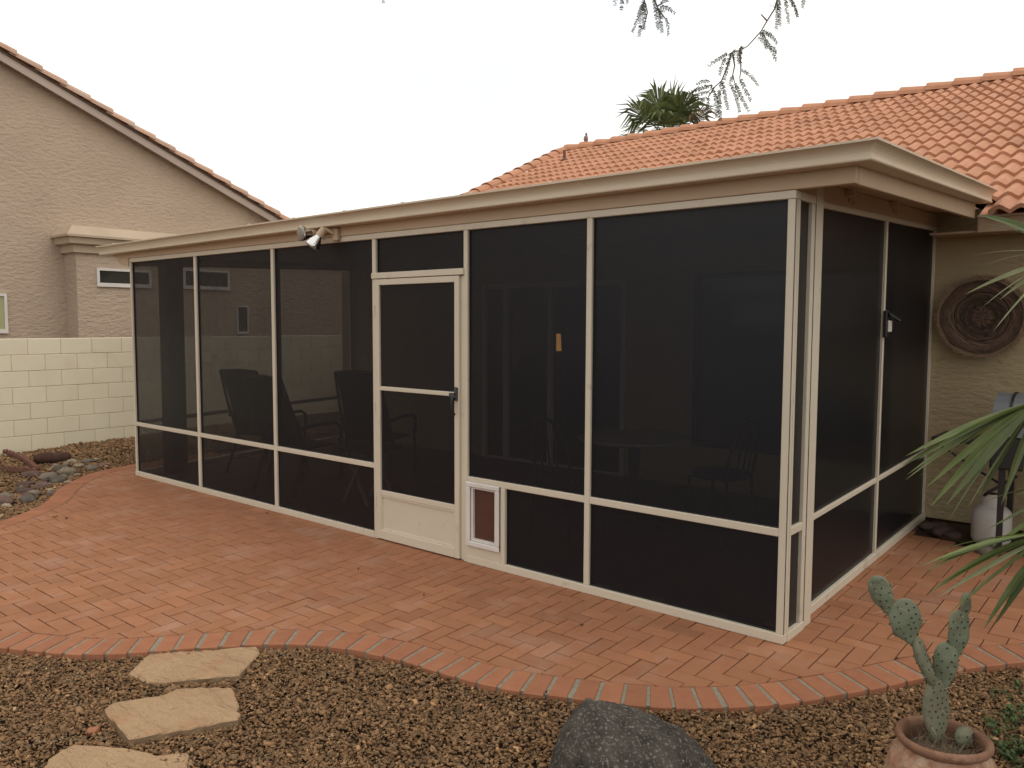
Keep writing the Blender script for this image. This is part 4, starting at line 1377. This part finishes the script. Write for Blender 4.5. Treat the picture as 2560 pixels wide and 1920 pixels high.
# main stem (old pads, edge on), then the two arms
pad((.930, -1.068, .235), (.915, -1.080, .468), .108, .036, CD + R3 * .5, 'cactus_old', spines=.25, seed=1)
pad((.917, -1.080, .430), (.862, -1.124, .596), .088, .036, R3 * 1.0 + CD * .58, 'cactus_old', spines=.3, seed=2)
pad((.862, -1.125, .568), (.818, -1.161, .722), .108, .021, CD + R3 * .12, spines=.45, seed=3)
pad((.797, -1.182, .668), (.759, -1.211, .800), .070, .020, CD - R3 * .55, spines=1.0, seed=4)
pad((.942, -1.057, .424), (.940, -1.059, .584), .074, .021, CD - R3 * .3, spines=.4, seed=5)
pad((.968, -1.036, .530), (.970, -1.034, .690), .080, .020, CD + R3 * .15, spines=.4, seed=6)
pad((.984, -1.022, .655), (.983, -1.023, .746), .034, .015, CD, spines=1.0, seed=7)
pad((1.000, -1.04, .24), (.996, -1.04, .312), .072, .04, CD + R3 * .5, 'cactus_old', spines=.5, seed=8)
tag(areo.build('areoles', MAT['areole'], cac), kind='stuff')
tag(spin.build('spines', MAT['spine'], cac), kind='stuff')
m = MB()
for q in range(260):
    a = random.random() * 6.28; r = .10 * math.sqrt(random.random())
    p = PC + Vector((r * math.cos(a), r * math.sin(a), .315))
    d_ = Vector((random.gauss(0, .6), random.gauss(0, .6), random.random() * .9)).normalized() * random.uniform(.02, .06)
    m.tube([p, p + d_ * .6 + Vector((0, 0, .004)), p + d_], [.0008, .0007, .0003], 3, cap=False)
tag(m.build('dry_grass', MAT['straw'], pot), kind='stuff')

# ------------------------------------------------------------------ fan palm at the right edge
fp = thing('fan_palm', 'low fan palm whose green fronds reach in from the right edge', 'palm', (1.62, -.72, -.08))
m = MB(); m.tube([(1.62, -.72, -.1), (1.60, -.72, .4), (1.57, -.74, .8), (1.56, -.75, 1.05)], [.11, .10, .09, .06], 12); m.build('trunk', MAT['trunk'], fp, smooth=True)
def blade(mb, h, t, wid, sag=.03, nrm=None, tint=.5, fold=.35):
    h, t = Vector(h), Vector(t)
    d = t - h
    dn = d.normalized()
    nv = Vector(nrm) if nrm is not None else Vector((0, 0, 1))
    sdv = dn.cross(nv)
    if sdv.length < .05: sdv = dn.cross(Vector((1, 0, 0)))
    sdv.normalize(); nv = sdv.cross(dn).normalized()
    n = 8
    vs = []
    for i in range(n + 1):
        f = i / n
        p = h + d * f + Vector((0, 0, sag)) * (4 * f * (1 - f)) * .5
        wd = wid * (.25 + .75 * math.sin(min(f * 1.5, 1) * math.pi / 2)) * (1 if f < .55 else max((1 - f) / .45, 0) ** .75) / 2
        vs += [p + sdv * wd + nv * wd * fold, p, p - sdv * wd + nv * wd * fold]
    mb.add(vs, [(i * 3 + k, i * 3 + k + 1, i * 3 + k + 4, i * 3 + k + 3) for i in range(n) for k in range(2)], tint)
FR = [((1.14, -.9, 1.363), [(.804, -1.199, 1.195), (.819, -1.191, 1.155), (.828, -1.185, 1.13), (.839, -1.179, 1.106), (.879, -1.147, 1.087), (.889, -1.144, 1.031), (.934, -1.11, .988), (.981, -1.068, 1.019), (1.048, -1.009, 1.04), (1.09, -.96, 1.02), (1.15, -.9, 1.0)]),
      ((1.212, -1.009, .977), [(.883, -1.294, .889), (.923, -1.266, .837), (.922, -1.27, .793), (.941, -1.255, .784), (1.001, -1.214, .70), (1.058, -1.167, .682), (1.109, -1.124, .679), (1.17, -1.05, .64), (1.25, -.98, .62)]),
      ((1.175, -.629, 1.825), [(.933, -.819, 1.962), (.919, -.845, 1.824), (.949, -.823, 1.791), (.928, -.849, 1.698), (.963, -.824, 1.652), (.963, -.832, 1.57), (1.017, -.771, 1.732), (1.01, -.782, 1.679), (1.06, -.74, 1.52)]),
      ((1.30, -.78, 1.10), [(1.03, -.99, 1.02), (1.045, -.985, .93), (1.06, -.97, .88), (1.09, -.95, .80), (1.14, -.90, .78), (1.2, -.86, .75)])]
for fi, (h, tips) in enumerate(FR):
    fr = MB(); pale = MB()
    H = Vector(h)
    tp = [Vector(t) for t in tips]
    for k in range(9):            # the far half of the fan, outside the view
        a = R_(-70 + 17 * k)
        tp.append(H + (R3 * math.cos(a) + Vector((0, 0, 1)) * math.sin(a)) * .36 + VIEW * random.uniform(-.06, .06))
    for k, t in enumerate(tp):
        t = t + VIEW * random.gauss(0, .03)
        nr = Vector((random.gauss(0, .25), random.gauss(0, .25), 1)) if random.random() < .7 else Vector((-VIEW.x, -VIEW.y, .4))
        edge = fi == 2 and k > 0
        pl_ = (k % 4 == 3 and fi < 2) or edge
        blade(pale if pl_ else fr, H, t, random.uniform(.013, .017) if pl_ else random.uniform(.024, .034), sag=random.uniform(.015, .05), nrm=nr, tint=random.random())
        if not edge and random.random() < .8:
            blade(fr, H, t + Vector((random.gauss(0, .03), random.gauss(0, .03), random.gauss(0, .03))) + (H - t) * random.uniform(.02, .3), random.uniform(.018, .028), sag=.03, nrm=(random.gauss(0, .4), random.gauss(0, .4), 1), tint=random.random())
    fo = fr.build('frond', MAT['palmleaf'], fp)
    if pale.f: pale.build('leaf_blade', MAT['palmpale'], fo)
    m = MB(); m.tube([(1.56, -.75, 1.0), tuple((H + Vector((1.56, -.75, 1.0))) / 2 + Vector((0, 0, .05))), tuple(H)], [.012, .009, .006], 6); m.build('stalk', MAT['palmleaf'], fo)

for k in range(7):                # fronds on the hidden sides of the plant
    a = R_(-75 + 30 * k)
    d_ = R3 * math.cos(a * .7) + VIEW * math.sin(a) * .9 + Vector((0, 0, .75 - .16 * k))
    d_.normalize()
    C_ = Vector((1.56, -.75, 1.03)); H = C_ + d_ * .42
    if cam_px(H)[0] < 2640: H += R3 * .2
    sv = d_.cross(Vector((0, 0, 1))).normalized()
    fr = MB()
    for q in range(17):
        b = R_(-100 + 12.5 * q)
        tip = H + (d_ * math.cos(b) + sv * math.sin(b)) * random.uniform(.30, .38) + Vector((0, 0, -.05 - .06 * random.random()))
        if cam_px(tip)[0] < 2590: continue
        blade(fr, H, tip, random.uniform(.02, .03), sag=.03, tint=random.random())
    fo = fr.build('frond', MAT['palmleaf'], fp)
    m = MB(); m.tube([C_, (C_ + H) / 2 + Vector((0, 0, .04)), H], [.012, .009, .006], 6); m.build('stalk', MAT['palmleaf'], fo)
for k in range(22):               # old leaf bases round the trunk
    a = k * 2.4; z = .1 + .042 * k
    c_ = Vector((1.61 - .045 * z, -.72 - .02 * z, z)); d_ = Vector((math.cos(a), math.sin(a), .55)).normalized()
    m = MB(); m.tube([c_ + d_ * .07, c_ + d_ * .13, c_ + d_ * .17 + Vector((0, 0, .03))], [.03, .022, .008], 6); m.build('leaf_base', MAT['trunk'], fp)

# ------------------------------------------------------------------ mesquite overhead
PINNAE = [((.444, -1.346, 2.621), (.469, -1.387, 2.515)), ((.432, -1.327, 2.614), (.45, -1.367, 2.516)), ((.479, -1.349, 2.609), (.507, -1.344, 2.546)), ((.437, -1.223, 2.66), (.445, -1.182, 2.607)), ((.431, -1.257, 2.648), (.455, -1.282, 2.556)), ((.493, -1.247, 2.642), (.497, -1.278, 2.594)), ((.441, -1.364, 2.582), (.444, -1.414, 2.574)), ((.412, -1.387, 2.515), (.432, -1.317, 2.489)), ((.373, -1.305, 2.54), (.403, -1.248, 2.458)), ((.368, -1.316, 2.522), (.403, -1.332, 2.473)), ((.401, -1.38, 2.507), (.426, -1.342, 2.509)), ((.396, -1.308, 2.489), (.406, -1.254, 2.477)), ((.327, -1.339, 2.498), (.339, -1.389, 2.427)), ((.342, -1.378, 2.483), (.334, -1.366, 2.437)), ((.322, -1.415, 2.459), (.325, -1.464, 2.362)), ((.316, -1.426, 2.454), (.291, -1.506, 2.402)), ((.282, -1.369, 2.462), (.253, -1.351, 2.416)), ((.331, -1.399, 2.471), (.339, -1.422, 2.429)), ((.28, -1.383, 2.385), (.296, -1.37, 2.294)), ((.306, -1.365, 2.404), (.285, -1.34, 2.378)), ((.329, -1.419, 2.356), (.357, -1.415, 2.267)), ((.331, -1.4, 2.366), (.373, -1.382, 2.274)), ((.372, -1.446, 2.361), (.41, -1.447, 2.286)), ((.33, -1.356, 2.418), (.395, -1.368, 2.352)), ((.314, -1.518, 2.335), (.248, -1.559, 2.315)), ((.292, -1.492, 2.358), (.257, -1.518, 2.349)), ((.278, -1.47, 2.333), (.238, -1.528, 2.306)), ((.239, -1.407, 2.336), (.226, -1.463, 2.287)), ((.282, -1.48, 2.312), (.293, -1.517, 2.239)), ((.277, -1.441, 2.345), (.3, -1.46, 2.251)), ((.309, -1.466, 2.334), (.306, -1.445, 2.244)), ((.314, -1.466, 2.361), (.315, -1.46, 2.331)), ((.073, -1.533, 2.654), (.07, -1.6, 2.528)), ((.133, -1.643, 2.588), (.143, -1.677, 2.517)), ((.084, -1.551, 2.633), (.08, -1.548, 2.549)), ((.145, -1.598, 2.617), (.17, -1.609, 2.512)), ((.165, -1.594, 2.588), (.205, -1.569, 2.563)), ((.177, -1.609, 2.587), (.185, -1.575, 2.605)), ((.113, -1.504, 2.614), (.099, -1.462, 2.558)), ((.139, -1.515, 2.58), (.125, -1.47, 2.54)), ((.07, -1.702, 2.61), (.082, -1.723, 2.572)), ((.012, -1.572, 2.66), (-.004, -1.552, 2.628)), ((.068, -1.629, 2.633), (.045, -1.591, 2.626)), ((.089, -1.582, 2.551), (.069, -1.558, 2.526)), ((.15, -1.587, 2.582), (.186, -1.599, 2.564)), ((-.531, -2.127, 2.66), (-.498, -2.151, 2.595))]
TWIGS = [[(.43, -1.307, 2.646), (.422, -1.318, 2.598), (.406, -1.336, 2.56), (.393, -1.35, 2.527), (.363, -1.38, 2.48), (.344, -1.397, 2.465), (.324, -1.414, 2.459)], [(.344, -1.397, 2.465), (.349, -1.397, 2.42), (.35, -1.399, 2.401), (.348, -1.402, 2.375)], [(.324, -1.414, 2.459), (.315, -1.427, 2.407), (.304, -1.44, 2.368), (.288, -1.455, 2.349), (.274, -1.469, 2.336)], [(.327, -1.412, 2.459), (.334, -1.41, 2.417), (.331, -1.416, 2.388), (.337, -1.413, 2.362)], [(.288, -1.455, 2.349), (.275, -1.47, 2.317)], [(.406, -1.336, 2.56), (.39, -1.347, 2.581)], [(.1, -1.585, 2.644), (.104, -1.584, 2.619), (.113, -1.58, 2.586), (.106, -1.591, 2.535)], [(.122, -1.566, 2.644), (.137, -1.558, 2.599), (.146, -1.554, 2.567)], [(.137, -1.558, 2.599), (.156, -1.545, 2.567)], [(.137, -1.558, 2.606), (.149, -1.547, 2.616)]]
mq = thing('mesquite_tree', 'feathery mesquite tree whose twigs hang into the top of the view', 'tree', (2.9, -5.6, -.2))
lv = MB()
def pinna(mb, a, b, ll=.011, step=.0042):
    a, b = Vector(a), Vector(b)
    d = b - a; L = d.length; dn = d.normalized()
    mid = (a + b) / 2 + Vector((random.gauss(0, .006), random.gauss(0, .006), .008))
    sdv = dn.cross(Vector((-VIEW.x, -VIEW.y, random.gauss(0, .6)))).normalized()
    n = max(int(L / step), 4)
    mb.tube([a, mid, b], [.0007, .0006, .0003], 3, cap=False)
    for i in range(n):
        f = (i + .5) / n
        p = a * (1 - f) ** 2 + mid * 2 * f * (1 - f) + b * f * f
        for sg in (-1, 1):
            if random.random() < .08: continue
            q = (sdv * sg + dn * .55 + Vector((random.gauss(0, .18), random.gauss(0, .18), random.gauss(0, .18)))).normalized() * ll * (1 - .45 * abs(f - .4)) * random.uniform(.8, 1.1)
            wv = dn * .0013
            mb.add([p - wv, p + q * .5 - wv * 1.3, p + q, p + q * .5 + wv * 1.3, p + wv], [(0, 1, 2, 3, 4)])
for a, b in PINNAE:
    pinna(lv, a, b)
tw = MB()
for t in TWIGS: tw.tube(t, [.0028 - .0018 * i / len(t) for i in range(len(t))], 5)
tw.tube([(.43, -1.307, 2.646), (.46, -1.30, 2.8), (.62, -1.55, 3.05)], [.003, .005, .008], 5)
tw.tube([(.1, -1.585, 2.644), (.12, -1.60, 2.75), (.3, -1.75, 2.95), (.62, -1.95, 3.1)], [.0028, .004, .006, .009], 5)
tw.tube([(.122, -1.566, 2.644), (.14, -1.6, 2.76)], [.0028, .004], 5)
limbs = [[(2.9, -5.6, -.2), (2.85, -5.5, .8), (2.7, -5.2, 1.7), (2.45, -4.6, 2.5), (1.9, -3.6, 3.0), (1.3, -2.6, 3.2), (.62, -1.6, 3.1)],
         [(2.6, -5.0, 2.0), (3.2, -4.2, 2.9), (3.3, -3.0, 3.4), (2.9, -1.6, 3.6), (2.4, -.6, 3.7)],
         [(2.7, -5.2, 1.7), (2.0, -5.4, 2.8), (.8, -4.8, 3.5), (-.6, -3.8, 3.7)],
         [(1.9, -3.6, 3.0), (1.9, -2.4, 3.5), (1.7, -1.4, 3.8), (1.5, -.6, 4.0)]]
tr = MB()
for k, l in enumerate(limbs):
    r0 = .13 if k == 0 else .07
    tr.tube(l, [r0 * (1 - .92 * i / (len(l) - 1)) for i in range(len(l))], 9)
tr.build('trunk', MAT['trunk'], mq, smooth=True)
rl = random.Random(77)
cr = MB()
ncl = 0
while ncl < 900:  # crown stays out of view; thickened to cut light from the front
    l = limbs[rl.randrange(4)]
    i = rl.randrange(2, len(l) - 1) if len(l) > 3 else 1
    f = rl.random()
    p = Vector(l[i]) * (1 - f) + Vector(l[i + 1]) * f + Vector((rl.gauss(0, .5), rl.gauss(0, .5), rl.gauss(.25, .35)))
    u, v, z = cam_px(p)
    if z > .2 and v > -160 and -400 < u < 2960: continue
    if p.z < 2.5: continue
    ncl += 1
    for q in range(7):
        a = p + Vector((rl.gauss(0, .09), rl.gauss(0, .09), rl.gauss(0, .07)))
        dd = Vector((rl.gauss(0, 1), rl.gauss(0, 1), rl.gauss(-.5, .6))).normalized() * rl.uniform(.08, .14)
        sdv = dd.cross(Vector((rl.gauss(0, 1), rl.gauss(0, 1), rl.gauss(0, 1)))).normalized()
        n = 9
        for t in range(n):
            pp_ = a + dd * (t + .5) / n
            for sg in (-1, 1):
                qv = (sdv * sg + dd.normalized() * .5) * .022
                wv = dd.normalized() * .0045
                cr.add([pp_ - wv, pp_ + qv, pp_ + wv], [(0, 1, 2)])
crown = cr.build('crown', MAT['mesq'], mq)
tw.build('twig', MAT['twig'], mq)
lv.build('hanging_leaves', MAT['mesq'], mq)

# ------------------------------------------------------------------ fan palm far behind the roof
def far_palm(label, base, hz, Rf, nfr, seed):
    rnd = random.Random(seed)
    t = thing('palm_tree', label, 'palm tree', base)
    bx, by, _ = base
    m = MB(); m.tube([(bx, by, -.1), (bx + .05, by, hz * .5), (bx, by, hz)], [.24, .18, .16], 12); m.build('trunk', MAT['trunk'], t, smooth=True)
    C0 = Vector((bx, by, hz))
    for k in range(nfr):
        az_ = k * 2.399 + rnd.gauss(0, .2)
        el_ = R_(78) - (k / nfr) * R_(120)
        dry = el_ < R_(-18)
        d_ = Vector((math.cos(az_) * math.cos(el_), math.sin(az_) * math.cos(el_), math.sin(el_)))
        pl = Rf * rnd.uniform(.42, .62)
        hub = C0 + d_ * pl + Vector((0, 0, -.05))
        m = MB()
        m.tube([C0, (C0 + hub) / 2 + Vector((0, 0, .05)), hub], [.025, .02, .014], 5)
        sdv = d_.cross(Vector((0, 0, 1)))
        if sdv.length < .1: sdv = Vector((1, 0, 0))
        sdv.normalize()
        nn = 26
        for q in range(nn):
            a = (q / (nn - 1) - .5) * R_(205)
            dirv = (d_ * math.cos(a) + sdv * math.sin(a)).normalized()
            L = Rf * rnd.uniform(.52, .66) * (1 - .18 * abs(q / (nn - 1) - .5))
            nv_ = sdv.cross(d_)
            j1 = hub + dirv * L * .6 + nv_ * rnd.gauss(0, .02)
            tip = hub + dirv * L * rnd.uniform(.9, 1.15) + Vector((0, 0, -L * rnd.uniform(.05, .5)))
            wv = dirv.cross(nv_).normalized() * .026 * Rf
            m.add([hub, j1 - wv + nv_ * .02, j1 + wv + nv_ * .02, tip], [(0, 1, 2), (1, 3, 2)], tint=rnd.random())
        m.build('frond', MAT['palmdry' if dry or rnd.random() < .06 else 'palmfar'], t)
    return t
far_palm('tall green fan palm rising behind the tile roof ridge', (-10.95, 18, 0), 7.05, 1.7, 21, 3)

# ------------------------------------------------------------------ dove on the ridge
bd = thing('dove', 'small grey brown bird perched on the roof ridge', 'bird', (-6.955, 8.16, 4.79))
m = MB()
ringp = [((0, .0, .0), .008), ((0, .0, .018), .028), ((0, -.01, .05), .041), ((0, -.012, .085), .040), ((0, -.002, .115), .027), ((0, .004, .135), .018), ((0, .0, .15), .020), ((0, -.006, .165), .016), ((0, -.012, .174), .006)]
o_ = Vector((-6.955, 8.16, 4.775))
m.tube([o_ + Vector(p) for p, r in ringp], [r for p, r in ringp], 12)
bdo = m.build('body', MAT['bird'], bd, smooth=True)
m = MB(); m.tube([o_ + Vector((0, .02, .03)), o_ + Vector((0, .06, -.02)), o_ + Vector((0, .09, -.07))], [.018, .014, .008], 6); m.build('tail', MAT['bird'], bd, smooth=True)
m = MB(); m.tube([o_ + Vector((0, -.02, .16)), o_ + Vector((0, -.036, .156))], [.004, .001], 5); m.build('beak', MAT['black'], bd)
for sx in (-.012, .012):
    m = MB(); m.tube([o_ + Vector((sx, -.005, .01)), o_ + Vector((sx, -.005, -.022))], .003, 5); m.build('leg', MAT['rust'], bd)

# ------------------------------------------------------------------ rocks, log, edging at the left
rocks = [(-8.02, -.22, .10, 'rock_p', 'greenish grey river rock leaning beside the burnt log'), (-7.72, -.40, .12, 'rock', 'dark flat river rock in front of the pale round rock'), (-7.80, -.20, .075, 'rock_p', 'pale round river rock right of the burnt log'),
         (-7.55, -.42, .13, 'rock_p', 'long pale river rock nearest the log foot'), (-7.60, -.16, .09, 'rock', 'grey river rock at the right end of the rock pile'), (-7.50, -.62, .12, 'rock', 'flat grey river rock in the middle of the pile'),
         (-7.72, -.70, .11, 'rock_r', 'plum and yellow river rock below the scalloped edging'), (-7.32, -.60, .11, 'rock', 'thin grey river rock beside the gravel edge'), (-7.38, -.88, .09, 'rock_r', 'plum rounded river rock left of the rock pile'),
         (-7.18, -.80, .10, 'rock_r', 'long mauve river rock facing the brick border'), (-7.05, -.98, .10, 'rock_r', 'mauve river rock lower in the pile'), (-7.0, -1.18, .09, 'rock', 'olive grey river rock near the left edge'),
         (-6.78, -1.28, .14, 'rock_r', 'big dark plum river rock at the left edge'), (-6.70, -1.10, .10, 'rock', 'grey green river rock right of the big plum rock'), (-6.62, -1.30, .06, 'rock_p', 'small pale river rock under the plum rock'),
         (-7.62, -.02, .07, 'rock_r', 'small mauve river rock nearest the brick curve'), (-7.92, -.05, .08, 'rock', 'dark grey river rock at the top right of the pile'), (-7.98, .06, .04, 'rock_p', 'tiny white rock on top of the pile'),
         (-7.20, -.55, .05, 'rock_p', 'small white pebble on the gravel by the border'), (-6.98, -.80, .05, 'rock_p', 'small cream pebble lying below the mauve rock')]
for i, (x, y, r, mt, lab) in enumerate(rocks):
    m = MB()
    r *= .72
    blob(m, (x, y, hgt(x, y) + r * .22), (r * random.uniform(1.1, 1.45), r * random.uniform(.7, 1.0), r * random.uniform(.45, .66)), i + 1, .17, sub=3, fr=2.2, rotz=random.uniform(.2, 1.2), tint=random.random())
    tag(m.build('river_rock', MAT[mt], smooth=True), lab, 'rock', 'river rocks left of the patio')
for i in range(26):
    f = random.random()
    x, y = -8.0 + 1.45 * f + random.gauss(0, .13), -.25 - .95 * f + random.gauss(0, .15)
    if in_poly([x], [y], poly_out)[0]: continue
    r = random.uniform(.022, .05)
    m = MB()
    blob(m, (x, y, hgt(x, y) + r * .3), (r * 1.3, r, r * .7), i + 50, .2, rotz=random.random() * 3, tint=random.random())
    tag(m.build('pebble', MAT[random.choice(['rock', 'rock_r', 'rock_p', 'rock'])], smooth=True), 'small pebble scattered among the river rocks left of the patio', 'pebble', 'pebbles among the river rocks')
m = MB(); m.tube([(-8.22, -.50, .085), (-8.20, -.46, .09), (-8.15, -.40, .095), (-8.10, -.32, .085), (-8.04, -.22, .09), (-8.03, -.19, .085)], [.03, .055, .066, .058, .062, .035], 14)
tag(m.build('log', MAT['log'], smooth=True), 'short burnt log lying behind the river rocks', 'log')
ed_lab = ['red scalloped edging strip running back to the block wall', 'red scalloped edging strip behind the river rocks, near the log', 'red scalloped edging strip nearest the left edge']
for i, (a, b) in enumerate((((-8.95, -.55), (-8.35, -.56)), ((-8.33, -.56), (-7.82, -.62)), ((-8.05, -.86), (-7.72, -.66)))):
    m = MB()
    a, b = Vector((*a, 0)), Vector((*b, 0))
    n = 6
    for k in range(n):
        p = a + (b - a) * (k + .5) / n
        ln = (b - a).length / n
        dn = (b - a).normalized(); nn = Vector((-dn.y, dn.x, 0))
        ring = [p + dn * (ln * .5 * math.cos(t)) + Vector((0, 0, hgt(p.x, p.y) + .03 + .05 * math.sin(t))) for t in np.linspace(0, math.pi, 8)]
        q = [v - nn * .02 for v in ring] + [v + nn * .02 for v in ring]
        low = [p + dn * ln * .5 + Vector((0, 0, hgt(p.x, p.y) - .03)), p - dn * ln * .5 + Vector((0, 0, hgt(p.x, p.y) - .03))]
        m.add(q, [tuple(range(8)), tuple(reversed(range(8, 16)))] + [(j + 1, j, 8 + j, 9 + j) for j in range(7)])
    tag(m.build('scalloped_edging', MAT['rust']), ed_lab[i], 'edging', 'scalloped edging strips')
st = thing('stump', 'pale tree stub with a dark broken twig at the left edge', 'stump', (-8.55, -.98, 0))
m = MB(); m.tube([(-8.57, -1.01, -.02), (-8.57, -1.01, .16), (-8.58, -1.02, .36)], [.07, .055, .05], 10); m.build('trunk', MAT['tan'], st, smooth=True)
m = MB(); m.tube([(-8.55, -.98, .14), (-8.50, -.92, .17), (-8.44, -.86, .25)], [.02, .018, .003], 7); m.build('twig', MAT['black'], st)

# ------------------------------------------------------------------ ground cover at the lower right
rnd = random.Random(6)
m = MB()
for cx, cy, rx, ry, n in ((1.03, .20, .07, .12, 20), (1.03, -.08, .08, .14, 38), (1.06, -.36, .09, .12, 60), (1.14, -.6, .1, .15, 40), (.96, -.22, .06, .10, 12), (.93, .0, .06, .12, 6)):
    for q in range(n):
        a = rnd.random() * 6.283; r = math.sqrt(rnd.random())
        x, y = cx + rx * r * math.cos(a), cy + ry * r * math.sin(a)
        z = hgt(x, y) + .005
        for k in range(7):
            b = rnd.random() * 6.283
            ln = rnd.uniform(.014, .026)
            d_ = Vector((math.cos(b), math.sin(b), rnd.uniform(.1, .9))).normalized()
            p0 = Vector((x, y, z + rnd.random() * .03)); p1 = p0 + d_ * ln
            s_ = d_.cross(Vector((0, 0, 1))).normalized() * ln * .32
            m.add([p0, p0 + d_ * ln * .5 + s_, p1, p0 + d_ * ln * .5 - s_], [(0, 1, 2, 3)], tint=rnd.random())
tag(m.build('ground_cover', MAT['cover']), 'low green weeds in the gravel at the lower right corner', 'weeds', kind='stuff')

# ------------------------------------------------------------------ small litter
def shard(x, y, s_, a, label):
    m = MB(); m.obox((x, y, hgt(x, y) + .012), ((math.cos(a), math.sin(a), .2), (-math.sin(a), math.cos(a), .3), (0, -.3, 1)), (s_, s_ * .7, s_ * .45), ch=.003)
    tag(m.build('brick_shard', MAT['brick_b']), label, 'brick piece', 'broken brick pieces')
shard(-1.93, -2.52, .024, .7, 'broken red brick piece left of the middle flagstone')
lf = [(-5.62, -1.18, 'dry brown leaf on the bricks by the left patio curve'), (-5.75, -1.22, 'small curled leaf beside the larger leaf at the left patio curve'), (-1.93, -.62, 'tiny dark leaf on the bricks before the pet door'), (-.93, -.42, 'dark leaf crumb on the bricks before the right screen panel'), (-.62, -1.13, 'dry leaf on the border bricks above the boulder'), (.02, -.83, 'dark seed pod on the border bricks below the corner post'), (-4.38, -.08, 'dry leaf at the sill under the second mullion'), (-2.62, -.55, 'small dark leaf on the bricks in front of the screen door')]
for i, (x, y, lab) in enumerate(lf):
    m = MB()
    a = i * 1.3; ln = .022 if i < 2 else .011
    d_ = Vector((math.cos(a), math.sin(a), 0)); s_ = Vector((-d_.y, d_.x, 0))
    z = S * y + .004
    vs = []
    for k in range(5):
        f = k / 4
        wv = .45 * ln * math.sin(math.pi * min(max(f, .06), .96))
        p = Vector((x, y, z)) + d_ * ln * (f - .5) * 2 + Vector((0, 0, .006 * (2 * f - 1) ** 2))
        vs += [p + s_ * wv + Vector((0, 0, .004)), p, p - s_ * wv + Vector((0, 0, .005))]
    m.add(vs, [(k * 3 + j, k * 3 + j + 1, k * 3 + j + 4, k * 3 + j + 3) for k in range(4) for j in range(2)])
    tag(m.build('fallen_leaf', MAT['log']), lab, 'leaf', 'fallen leaves on the bricks')
print('gravel chips', NCHIP, 'bricks', len(whole), len(cut), 'tiles', len(spots))
